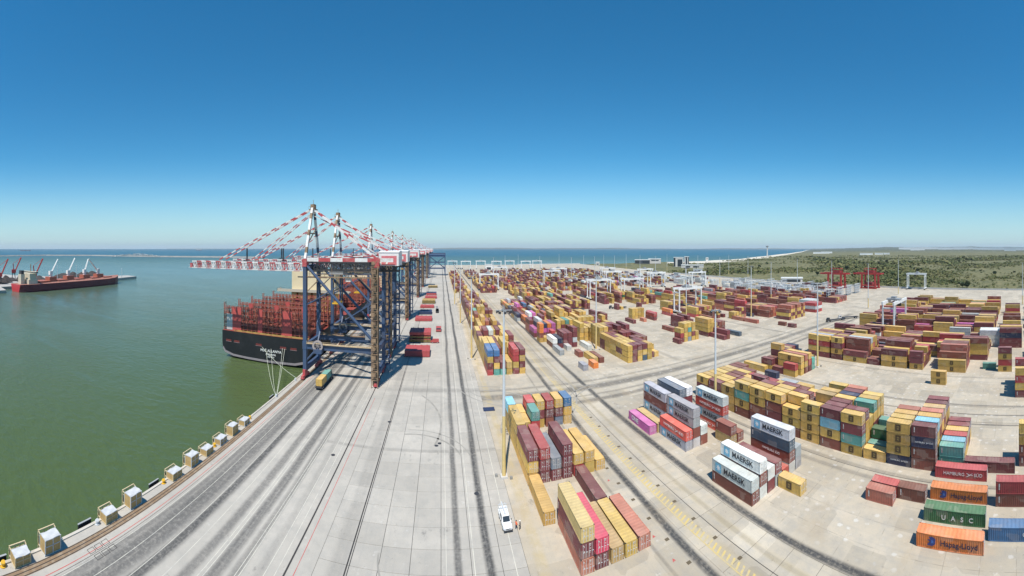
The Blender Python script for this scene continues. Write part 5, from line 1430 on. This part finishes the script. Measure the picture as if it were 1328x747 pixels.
# ------------------------------------------------------------------ rubber tyred gantries, red rail cranes
RTGW = paint('gantry_white', (0.72,0.73,0.72), .5, wear=.3, wearcol=(0.5,0.47,0.42))
def make_rtg():
    r = thing('yard_gantry', '', 'yard gantry')
    for x in (0, 23.5):
        for y in (-3.6, 3.6):
            m = MB(); m.bar((x,y,2.2),(x,y,20),.85); m.build('leg', RTGW, r)
        m = MB(); m.box(x-.55,-6,1.6,x+.55,6,2.7); sb = m.build('sill_beam', RTGW, r)
        for y in (-4.8,-3.2,3.2,4.8): m = MB(); m.tube((x-.45,y,.8),(x+.45,y,.8),.8,n=12); m.build('wheel', BLACK, sb)
        m = MB(); m.box(x-.45,-3.2,17.2,x+.45,3.2,18.0); m.build('end_tie', RTGW, r)
    for y in (-3.6, 3.6): m = MB(); m.box(-1.2,y-.5,19.6,24.7,y+.5,21.4); m.build('main_girder', RTGW, r)
    m = MB(); m.box(8,-4.2,21.4,13,4.2,22.4); m.box(9,-1.5,22.4,12,1.5,23.6); m.build('trolley', GREYM, r)
    m = MB(); m.box(13.2,-3.2,17.2,15.4,-1,19.5); m.build('operator_cab', GLASS, r)
    m = MB(); m.box(22.6,-2.6,2.75,24.6,2.6,5.0); m.build('power_house', PALEM, r)
    return r
rtg = make_rtg()
RT = [('white yard gantry over the maroon and orange stacks past the yellow wall', 181.5, 242), ('white yard gantry over pink and maroon rows in the middle distance', 189.5, 350), ('pale yard gantry straddling maroon rows beside the mid distance lane', 151, 354), ('white yard gantry by the inland stacks with two tall front legs', 208.5, 76),
      ('white yard gantry over far rows beside the lane to the sea', 50, 470), ('white yard gantry near the sea over brown rows', 180, 575), ('far white yard gantry beside the white reefer rows', 318, 392), ('white yard gantry before the scrubland standing alone', 447, 118),
      ('white yard gantry before the pale racks inland', 268, 420), ('white yard gantry on the seaward rows beside a control cabin', 92, 640)]
for i, (lab, x, y) in enumerate(RT):
    c = rtg if i == 0 else dup(rtg)
    c.location = (x, y, 0); c['label'] = lab; c['group'] = 'white yard gantries'
    if 'alone' in lab: c.rotation_euler = (0,0,R(90)); c.location = (464,118,0)
for i, (x, y) in enumerate([(18,960),(52,940),(92,955),(130,930),(168,950),(206,925),(240,940),(150,520),(226,470),(262,560),(300,500)]):
    c = dup(rtg); c.location = (x, y, 0); c['label'] = 'distant white yard gantry among the far container rows'; c['group'] = 'distant white yard gantries'
def rmg(lab, x, y):
    r = thing('rail_crane', lab, 'rail crane', (x, y, 0), 0, 'red rail mounted cranes')
    for xx in (0, 12):
        for yy in (-10, 10):
            m = MB(); m.bar((xx,yy,0.8),(xx,yy*.94,19),2.1); m.build('leg', CRANER, r)
        m = MB(); m.bar((xx,-10,4.5),(xx,10,4.5),1.7); m.bar((xx,-12,1.0),(xx,12,1.0),1.5,1.3); m.build('tie_beam', CRANER, r)
        m = MB(); m.box(xx-.8,-17,19,xx+.8,22,21); m.build('main_girder', CRANER, r)
    for yy in (-17,-9.4,9.4,22): m = MB(); m.bar((0,yy,20),(12,yy,20),1.0); m.build('cross_beam', CRANER, r)
    m = MB()
    for xx in (2, 10):
        for a, b in (((-7,21),(-7,27)),((7,21),(7,27)),((-7,27),(7,27)),((-7,24),(7,24))): m.bar((xx,a[0],a[1]),(xx,b[0],b[1]),.6)
    m.bar((2,-7,27),(10,-7,27),.6); m.bar((2,7,27),(10,7,27),.6); m.build('upper_frame', CRANER, r)
    m = MB(); m.box(1,-6,21.1,11,3,23.6); m.build('trolley', paint('dark_red_house', (0.28,0.04,0.04)), r)
    m = MB(); m.box(2,-4,5.2,10,4,8.6); m.build('drive_house', paint('dark_red_house', (0.28,0.04,0.04)), r)
rmg('first red rail crane standing before the scrubland beside the thin mast', 430, 233); rmg('second red rail crane before the scrubland next to its twin', 449, 192)

# ------------------------------------------------------------------ reefer racks
rk = thing('reefer_rack', '', 'reefer rack')
m = MB()
for i in range(5):
    for yy in (0, 2.2): m.bar((0+3.2*i,yy,0),(0+3.2*i,yy,11.2),.35)
for z in (2.7,5.4,8.1,10.8): m.box(-.4,0,z,13.2,2.2,z+.18); m.box(-.4,-.05,z+1,13.2,.03,z+1.1)
m.build('rack_frame', PALEM, rk)
m = MB()
for i in range(5): m.bar((.2,2.2,2.7*i),(3,2.2,2.7*i+2.5),.2) if i < 4 else None
m.build('stair', GREYM, rk)
k = 0
for X_ in (352, 374, 396, 330):
    for j in range(6):
        o = rk if k == 0 else dup(rk)
        o.location = (X_, 186+33*j+(11*(k % 2)), 0); o.rotation_euler = (0,0,0)
        o['label'] = 'pale steel reefer rack among the white containers before the scrubland'; o['group'] = 'reefer racks inland'; k += 1

# ------------------------------------------------------------------ buildings
def P2(px, d): p = (px-PX)/PF; return d*math.sin(p), d*math.cos(p), -p
def building(name, lab, cat, px, d, w_, dp, h, wallm, winrects, roof=None, rect_mat=None, z=0):
    x, y, rz = P2(px, d)
    r = thing(name, lab, cat, (x, y, z), rz)
    m = MB(); m.box(-w_/2,0,0,w_/2,dp,h); m.build('wall', wallm, r)
    m = MB(); m.box(-w_/2-.6,-.8,h,w_/2+.6,dp+.8,h+(roof or .5)); m.build('roof', PALEROOF, r)
    for a, z0, b, z1 in winrects: m = MB(); m.box(a,-.12,z0,b,.02,z1); m.build('window', rect_mat or GLASS, r)
    return r
b = building('office_tower', 'twin concrete office tower with a dark glass centre near the shore', 'office building', 880, 1060, 28, 20, 27, CONCB, [(-14,1,-9,26.5),(-3,1,11,22)], 1.0)
b2 = building('office_tower', 'slender dark and white lift tower beside the twin office tower', 'office building', 890.5, 1064, 13, 14, 29, CONCB, [(-3.5,1,1.5,28.5),(4,1,6.4,28)], 1.2)
building('terminal_hall', 'long low hall with white roof before the office tower', 'hall', 898, 1010, 62, 18, 7, CONCB, [(-20,1,-6,5),(2,1,18,5)], 1.4)
building('warehouse', 'low dark fronted building with white roof beside the sea', 'building', 833, 1270, 52, 24, 13, paint('dark_front', (0.06,0.07,0.09)), [(-24,2,-4,10),(0,2,24,10)], 1.6)
building('warehouse', 'pale stepped building joined to the dark fronted one by the sea', 'building', 849, 1290, 44, 24, 16, CONCB, [(-12,9,14,13)], 1.4)
building('shed', 'pale shed with dark window band at the edge of the scrubland', 'shed', 1027, 552, 32, 14, 8.4, CONCB, [(-15,3.2,13,6.6)], 1.2)
building('shed', 'small white cabin with dark windows before the long hall', 'cabin', 905, 800, 20, 8, 8, WHITE, [(-7,2,6,6)], .8)
building('control_cabin', 'white control cabin with dark windows between far gantries', 'cabin', 634, 870, 14, 8, 15, WHITE, [(-5,3,5,9)], 1)
building('control_cabin', 'small white roofed cabin on the shore past the far rows', 'cabin', 775, 1160, 12, 8, 10, WHITE, [(-4,2,4,6)], 1)
building('workshop', 'cream farm like building lying in the scrubland by the beach', 'building', 917, 1480, 10, 10, 16, WHITE, [(-3,9,3,13)], 1)
x, y, rz = P2(995, 2300)
r = thing('control_tower', 'slim port control tower rising above the beach', 'tower', (x, y, 0), rz)
m = MB(); m.tube((0,0,0),(0,0,60),4,3,12); m.build('shaft', CONCB, r)
m = MB(); m.tube((0,0,60),(0,0,67),4.5,8,12); m.tube((0,0,67),(0,0,70),8,n=12); m.build('lookout', GREYM, r)
rd = random.Random(5)
for i, (px, d, w_, h) in enumerate([(1065,3600,160,9),(1072,3900,120,10),(1120,2900,60,8),(1128,2950,50,8),(1140,3000,70,8),(1150,3050,50,7),(1180,6900,420,26),(1205,7000,520,26),(1230,6600,380,24),(1252,6500,420,26),(1275,6300,360,26),(1298,6000,420,28),(1318,5700,360,30),(1190,5600,220,16),(1310,5000,160,18)]):
    p = (px-PX)/PF
    o = building('industrial_shed', 'long white industrial shed far inland on the ' + ['low slope behind the beach','low slope past the first shed','scrubland, lowest of the pale row','scrubland, second of the pale row','scrubland, widest of the pale row','scrubland, last of the pale row','skyline, first of the white strip','skyline, second of the white strip','skyline, third of the white strip','skyline, fourth of the white strip','skyline, fifth of the white strip','skyline, sixth of the white strip','skyline at the end of the white strip','slope below the white strip','slope below the end of the strip'][i], 'shed', px, d, w_, 60, h*1.6, paint('bright_white_sheet', (0.85,0.85,0.84), wear=.05), [], 3, z=ground_z(p, d)-2)
# boundary wall before the scrubland
m = MB(); m.box(470,-150,-.6,470.4,640,2.2); m.box(250,1181,-.6,470,1181.4,2.0)
tag(m.build('boundary_wall', CONCB), 'low pale concrete wall running between the yard and the scrubland', 'wall')
#@@PLANTS
# ------------------------------------------------------------------ scrub: many small leafy clumps as one mass
rng = np.random.default_rng(3)
NB = 19000
pp = rng.uniform(0.62, 1.66, NB*3); rr = np.sqrt(rng.uniform(0, 1, NB*3))**1.0
rr = 480*(2600/480)**rng.uniform(0, 1, NB*3)
X_ = rr*np.sin(pp); Y_ = rr*np.cos(pp)
rc = np.array([coast(a) for a in pp])
den = np.sin(X_*.011+1.3*np.sin(Y_*.013))+np.sin(Y_*.017+X_*.006)+.6*np.sin(X_*.041)*np.sin(Y_*.047)
belt = 1.5*np.exp(-((rr-1500-500*np.sin(pp*9))/450)**2)*(pp > 1.0)
ok = ((X_ > 476) | (Y_ > 1195)) & (rr < rc*0.84) & (den*1.3 + belt + rng.normal(0, .7, NB*3) > 0.45)
X_, Y_, rr, pp = X_[ok][:NB], Y_[ok][:NB], rr[ok][:NB], pp[ok][:NB]
nb = len(X_)
Z_ = np.array([ground_z(a, b_) for a, b_ in zip(pp, rr)])
sz = .55+2.0*rng.uniform(0, 1, nb)**2.2*(1+rr/1500)*np.where(rng.uniform(0,1,nb) < .08, 1.6, 1)*np.where((np.abs(rr-1600-500*np.sin(pp*9)) < 420) & (pp > 1.02), 1.7, 1)
# each clump: 7 bent leaf cards
LC = 7
ang = rng.uniform(0, 2*math.pi, (nb, LC)); tilt = rng.uniform(.2, 1.2, (nb, LC)); rad = rng.uniform(.2, 1.0, (nb, LC)); hh = rng.uniform(.15, 1.0, (nb, LC)); cs_ = rng.uniform(.5, 1.0, (nb, LC))
cx = X_[:,None]+sz[:,None]*rad*np.cos(ang); cy = Y_[:,None]+sz[:,None]*rad*np.sin(ang); cz = Z_[:,None]+sz[:,None]*hh*.9
ux = -np.sin(ang); uy = np.cos(ang)
vx = np.cos(ang)*np.cos(tilt); vy = np.sin(ang)*np.cos(tilt); vz = -np.sin(tilt)
s2 = (sz[:,None]*cs_*.62)
C0 = np.stack([cx,cy,cz],-1); U = np.stack([ux,uy,np.zeros_like(ux)],-1)*s2[...,None]; V = np.stack([vx,vy,vz],-1)*s2[...,None]
quad_ = np.stack([C0-U-V*.6, C0+U-V*.9, C0+U*.8+V, C0-U*.9+V*.8], 2).reshape(-1, 3)
me = bpy.data.meshes.new('shrubs')
nq = len(quad_)//4
me.vertices.add(len(quad_)); me.vertices.foreach_set('co', quad_.astype(np.float32).reshape(-1))
me.loops.add(nq*4); me.loops.foreach_set('vertex_index', np.arange(nq*4, dtype=np.int32))
me.polygons.add(nq); me.polygons.foreach_set('loop_start', np.arange(0, nq*4, 4, dtype=np.int32))
at = me.attributes.new('tone', 'FLOAT', 'FACE')
at.data.foreach_set('value', np.repeat(np.clip(rng.normal(.5,.22,nb)+.25*np.sin(X_*.02)*np.sin(Y_*.015),0,1), LC).astype(np.float32))
me.update()
n = NT('shrub_leaves'); n.rough(.9)
a_ = n.n('ShaderNodeAttribute'); a_.attribute_name = 'tone'
cr = n.n('ShaderNodeValToRGB'); n.l(a_.outputs['Fac'], cr.inputs[0])
cr.color_ramp.elements[0].color = (0.040,0.062,0.018,1); cr.color_ramp.elements[1].color = (0.17,0.155,0.06,1)
e = cr.color_ramp.elements.new(.5); e.color = (0.11,0.12,0.038,1)
n.color(cr.outputs[0]); me.materials.append(n.mat)
tag(put('shrubs', me), 'olive green coastal shrubs covering the dunes inland of the yard', None, None, 'stuff')
def tree(lab, px, d, h, seed):
    x, y, rz = P2(px, d); p = (px-PX)/PF
    r = thing('dark_tree', lab, 'tree', (x, y, ground_z(p, d)-.3), 0, 'dark trees in the scrubland')
    rd = random.Random(seed)
    m = MB(); m.tube((0,0,0),(0,0,h*.5),h*.05,h*.03,7)
    for i in range(5): a = i*1.3; m.tube((0,0,h*.3),(h*.25*math.cos(a),h*.25*math.sin(a),h*.65),h*.022,h*.01,5)
    m.build('trunk', paint('bark', (0.10,0.07,0.05), .9), r)
    m = MB()
    for i in range(420):
        a, b_, q = rd.uniform(0,6.28), rd.uniform(-1,1), rd.uniform(.35,1)**.5
        lob = 1+.35*math.sin(a*3+seed)*math.sin(b_*4)
        c = Vector((h*.42*q*lob*math.cos(a)*math.sqrt(1-b_*b_), h*.42*q*lob*math.sin(a)*math.sqrt(1-b_*b_), h*.62+h*.36*q*b_))
        u = Vector((rd.gauss(0,1),rd.gauss(0,1),rd.gauss(0,1))).normalized(); v_ = u.cross(Vector((rd.gauss(0,1),rd.gauss(0,1),rd.gauss(0,1)))).normalized(); s3 = h*.06
        m.quad(c-u*s3-v_*s3, c+u*s3-v_*s3*.6, c+u*s3*.7+v_*s3, c-u*s3*.8+v_*s3)
    m.build('crown', paint('dark_leaves', (0.022,0.042,0.016), .9, wear=.5, wearcol=(0.05,0.07,0.025), scale=.6), r)
for i, (px, d, h, w_) in enumerate([(1254,500,9,'leaning over the sandy patch by the inland stacks'),(1248,508,7,'beside the larger dark one by the inland stacks'),(1060,720,8,'behind the first red crane'),(1098,900,11,'behind the red cranes'),(1190,840,9,'behind the lone white gantry'),(1290,760,9,'near the end of the boundary wall'),(1215,1250,13,'on the dark belt of scrub'),(1150,1400,13,'at the near edge of the dark belt'),(985,1000,9,'between the racks and the dunes')]):
    tree('dark green tree ' + w_, px, d, h, i)
#@@HARBOUR
# ------------------------------------------------------------------ bulk carrier, jetty, harbour cranes, breakwater, far ships
by = thing('bulk_carrier', 'dark red bulk carrier with raised white deck cranes moored at the far jetty', 'ship', (-458.3, 290, WZ), R(7.8))
def bsec(y, hb, zb, dk, f=1.0): return (y, [(-hb,dk),(-hb*f,2),(-hb*.95*f,-1.5),(0,zb),(hb*.95*f,-1.5),(hb*f,2),(hb,dk)])
m, _n = hull_mesh([bsec(-98,12,0,10,.75), bsec(-92,15.5,-3,10,.95), bsec(-80,16,-4,10), bsec(60,16,-4,10), bsec(80,13,-4,10.8,.9), bsec(92,7,-4,12.5,.7), bsec(99,.6,-3,13.5,.3)], None)
m.poly([(x, -98.02, z) for x, z in bsec(-98,12,0,10,.75)[1]], 1)
m.poly([(-12,-98,10),(-16,-80,10),(-16,60,10),(-13,80,10.7),(-7,92,12.4),(0,99,13.4),(7,92,12.4),(13,80,10.7),(16,60,10),(16,-80,10),(12,-98,10)], 2)
m.build('hull', [HULLR, HULLRL, paint('bulk_deck', (0.33,0.12,0.09), .8, wear=.7, wearcol=(0.45,0.36,0.28))], by, fix=True)
m = MB(); m.box(-11,-84,10,11,-70,16); m.box(-10,-82,16,10,-72,24); m.box(-15,-76,24,15,-72,26.4); m.box(-3,-92,10,4,-86,23); house = m.build('accommodation', paint('ship_cream', (0.62,0.55,0.42), wear=.5), by)
m = MB(); m.box(-15.02,-76.1,24.6,15.02,-71.9,25.8); m.build('windows', GLASS, house)
m = MB(); m.box(-2.5,-91,23,3.5,-87,28); m.build('funnel', DARK, by)
m = MB(); m.bar((0,-74,26.4),(0,-74,36),.8); m.build('mast', RUST, by)
for i, y in enumerate((-56,-24,8,40,66)):
    m = MB(); m.box(-9,y-9,10,9,y+9,12.4); m.box(-9.4,y-9.4,12.4,9.4,y+9.4,12.9); m.build('hatch_cover', paint('bulk_hatch', (0.42,0.13,0.08), wear=.6), by)
for i, (y, dy, dz) in enumerate(((-40,13,21),(-8,13,22),(24,8,20),(53,-20,20))):
    m = MB(); m.box(-1.6,y-1.6,10,1.6,y+1.6,24); m.box(-2,y-2.5,20,2,y+2.2,25.5); pd = m.build('deck_crane', paint('deck_crane_white', (0.75,0.75,0.72), wear=.3), by)
    m = MB()
    for s_ in (-1,1): m.bar((s_*1.2,y,21),(s_*.5,y+dy,21+dz),.9)
    for q in range(5): m.bar((-1.2+.14*q,y+dy*q/5,21+dz*q/5),(1.2-.14*q,y+dy*(q+.7)/5,21+dz*(q+.7)/5),.4)
    m.build('jib', paint('deck_crane_white', (0.75,0.75,0.72)), pd)
    m = MB(); m.box(-5,y-6,10,6,y+6,17.5); m.build('grab', paint('grab_rust', (0.40,0.12,0.07), wear=.7, wearcol=(.2,.07,.05)), by)
jt = [(-760,90),(-428,110),(-436,176),(-476,184),(-503,392),(-520,474),(-550,476),(-560,420),(-640,300),(-760,260)]
m = MB(); m.prism(jt, 2, -8, 0.3); tag(m.build('jetty', paint('jetty_concrete', (0.42,0.40,0.37), .9, wear=.6)), kind='structure')
rd = random.Random(9)
for i, (x, y, lean) in enumerate([(-512,196,14),(-505,250,12),(-545,150,10),(-600,205,-9),(-585,250,13)]):
    r = thing('harbour_crane', ['red harbour crane with leaning jib behind the bulk carrier stern', 'red harbour crane whose jib rises behind the bulk carrier house', 'red harbour crane at the inner end of the jetty','red harbour crane leaning inland behind the pale roofed shed','red harbour crane among the dark cargo heaps'][i], 'crane', (x, y, .3), R(-20))
    m = MB()
    for a in (-3,3):
        for b_ in (-3,3): m.bar((a,b_,0),(a*.5,b_*.5,12),1.0)
    m.box(-3,-3,10,3,3,11.5); m.build('portal', DARK, r)
    m = MB(); m.box(-3,-3.5,11.5,3,4,17); m.bar((0,0,17),(0,-1,27),1.4); m.build('cabin', CRANER, r)
    m = MB(); m.bar((0,3,15),(lean,12,38),1.5); m.bar((0,-1,27),(lean,12,38),.4); m.build('jib', CRANER, r)
for i in range(16):
    x, y = -500-rd.uniform(0,60)-i*2, 185+i*15+rd.uniform(-5,5)
    h = rd.uniform(5,11); w_ = rd.uniform(10,20)
    m = MB(); N2 = 9
    hts = [[h*max(0, 1-((a-4)/4.4)**2)*max(0, 1-((b_-4)/4.4)**2)*rd.uniform(.75,1.1) for b_ in range(N2)] for a in range(N2)]
    for a in range(N2-1):
        for b_ in range(N2-1):
            P_ = lambda u, v: (w_*(u-4)/4, w_*.8*(v-4)/4, hts[u][v])
            m.quad(P_(a,b_),P_(a+1,b_),P_(a+1,b_+1),P_(a,b_+1))
    o = m.build('ore_pile', paint('dark_ore', (0.045,0.04,0.04), .95, wear=.6, wearcol=(0.14,0.10,0.08)), None, (x, y, .31))
    tag(o, 'dark heap of bulk cargo on the jetty behind the bulk carrier', 'cargo heap', 'dark cargo heaps on the jetty')
for i, (x, y, w_, l_, h_, lab) in enumerate([(-500,150,30,22,8,'long grey transit shed on the jetty behind the bulk carrier stern'),(-560,190,40,30,9,'pale roofed shed further back on the jetty'),(-470,140,14,20,6,'low shed at the jetty edge beside the ship stern')]):
    r = thing('transit_shed', lab, 'shed', (x, y, .3), R(8)); m = MB(); m.box(-w_/2,-l_/2,0,w_/2,l_/2,h_); m.build('wall', GREYM, r); m = MB(); m.prism([(-w_/2-1,h_),(w_/2+1,h_),(0,h_+2.5)],1,-l_/2-1,l_/2+1); m.build('roof', PALEROOF, r, fix=True)
for i, (x, y, h_) in enumerate([(-470,152,22),(-520,300,26),(-540,350,24),(-500,420,18)]):
    m = MB(); m.tube((0,0,0),(0,0,h_),.45,.25,8); m.box(-1.5,-.3,h_-.4,1.5,.3,h_)
    tag(m.build('jetty_mast', PALEM, None, (x, y, .3)), ['thin lighting mast by the low shed on the jetty','thin lighting mast among the dark heaps behind the first deck crane','thin lighting mast among the dark heaps behind the middle deck cranes','thin lighting mast near the outer end of the jetty'][i], 'mast')
# breakwater: armour rock in a long low bank
bw = []
for px, py in [(-60,332.6),(0,332.4),(60,331.6),(120,331.8),(200,333.2),(290,334),(345,334.6)]:
    p = (px-PX)/PF; d = (H-WZ)*PF/(py-PY); bw.append((d*math.sin(p), d*math.cos(p)))
m = MB(); prev = None; rd = random.Random(4)
for (xa, ya), (xb, yb) in zip(bw, bw[1:]):
    L_ = math.hypot(xb-xa, yb-ya); n_ = int(L_/16)
    nx, ny = -(yb-ya)/L_, (xb-xa)/L_
    for i in range(n_):
        t = i/n_; x, y = xa+(xb-xa)*t, ya+(yb-ya)*t
        ringp = [(x+nx*o_+rd.uniform(-2,2), y+ny*o_+rd.uniform(-2,2), z_+rd.uniform(-.7,.7)) for o_, z_ in ((-17,WZ-2),(-11,-.5),(-6,3.6),(0,3.9),(6,4.2),(11,1),(18,WZ-2))]
        if prev:
            for a in range(6): m.quad(prev[a], ringp[a], ringp[a+1], prev[a+1])
        prev = ringp
tag(m.build('breakwater', ROCK, fix=True), 'long pale rock breakwater across the harbour mouth', 'breakwater')
# armour stone heap on the breakwater
m = MB()
for i in range(420):
    px = 145+62*rd.random(); k = 1-abs((px-176)/32); d = 2330+rd.uniform(-30,40)
    p = (px-PX)/PF; z = 3+20*max(0,k)*rd.uniform(.2,1); s3 = rd.uniform(3,6)
    c = Vector((d*math.sin(p), d*math.cos(p), z))
    q = [c+Vector((rd.uniform(-1,1),rd.uniform(-1,1),rd.uniform(-1,1)))*s3 for _ in range(4)]
    for f in ((0,1,2),(0,2,3),(0,3,1),(1,3,2)): m.poly([q[a] for a in f])
o = m.build('armour_heap', paint('white_rock', (0.50,0.49,0.46), .9, wear=.4, scale=.1), None, (0,0,0), fix=True); tag(o, 'pale heap of concrete armour blocks piled on the breakwater', None, None, 'stuff')
for lab, px, d, L_, rz in [('hazy cargo ship anchored on the horizon out past the breakwater', 33, 8200, 250, .4), ('small dark ship on the horizon above the crane boom', 258, 10500, 190, 1.0)]:
    x, y, a = P2(px, d); r = thing('distant_ship', lab, 'ship', (x, y, WZ), a)
    m = MB(); m.prism([(-L_/2,11),(-L_/2+6,0),(L_/2-8,0),(L_/2,12)],1,-15,15); m.build('hull', HULLR, r, fix=True)
    m = MB(); m.box(-L_/2+10,-12,11,-L_/2+32,12,42); m.box(-L_/2+40,-13,11,L_/2-25,13,24); m.build('superstructure', WHITE, r)

# far shore across the bay
m = MB(); rd = random.Random(12); prev = None
for i in range(161):
    p = -0.75+1.85*i/160
    h = 25+75*max(0, .5+.35*math.sin(p*5+1)+.25*math.sin(p*17)+.15*math.sin(p*43))*(.55+.45*math.sin(p*2.3+.5))+rd.uniform(-4,4)
    q = [(d_*math.sin(p), d_*math.cos(p), z_) for d_, z_ in ((24000,WZ-2),(24400,h*.55),(25200,h),(27000,WZ-2))]
    if prev:
        for a in range(3): m.quad(prev[a], q[a], q[a+1], prev[a+1])
    prev = q
tag(m.build('hills', paint('far_hill', (0.10,0.11,0.06), .95, wear=.6, wearcol=(0.3,0.27,0.2), scale=.002), fix=True), kind='structure')
# sea air: one thin closed volume round everything
m = MB(); m.box(-32000,-32000,-14,32000,32000,330)
n = NT('sea_haze'); out = n.t.nodes['Material Output']
n.t.nodes.remove(n.b)
pv = n.n('ShaderNodeVolumePrincipled'); pv.inputs['Color'].default_value = (0.80,0.90,1.0,1); pv.inputs['Density'].default_value = 0.000034; pv.inputs['Anisotropy'].default_value = 0.1
n.l(pv.outputs[0], out.inputs['Volume'])
tag(m.build('haze', n.mat), kind='stuff')
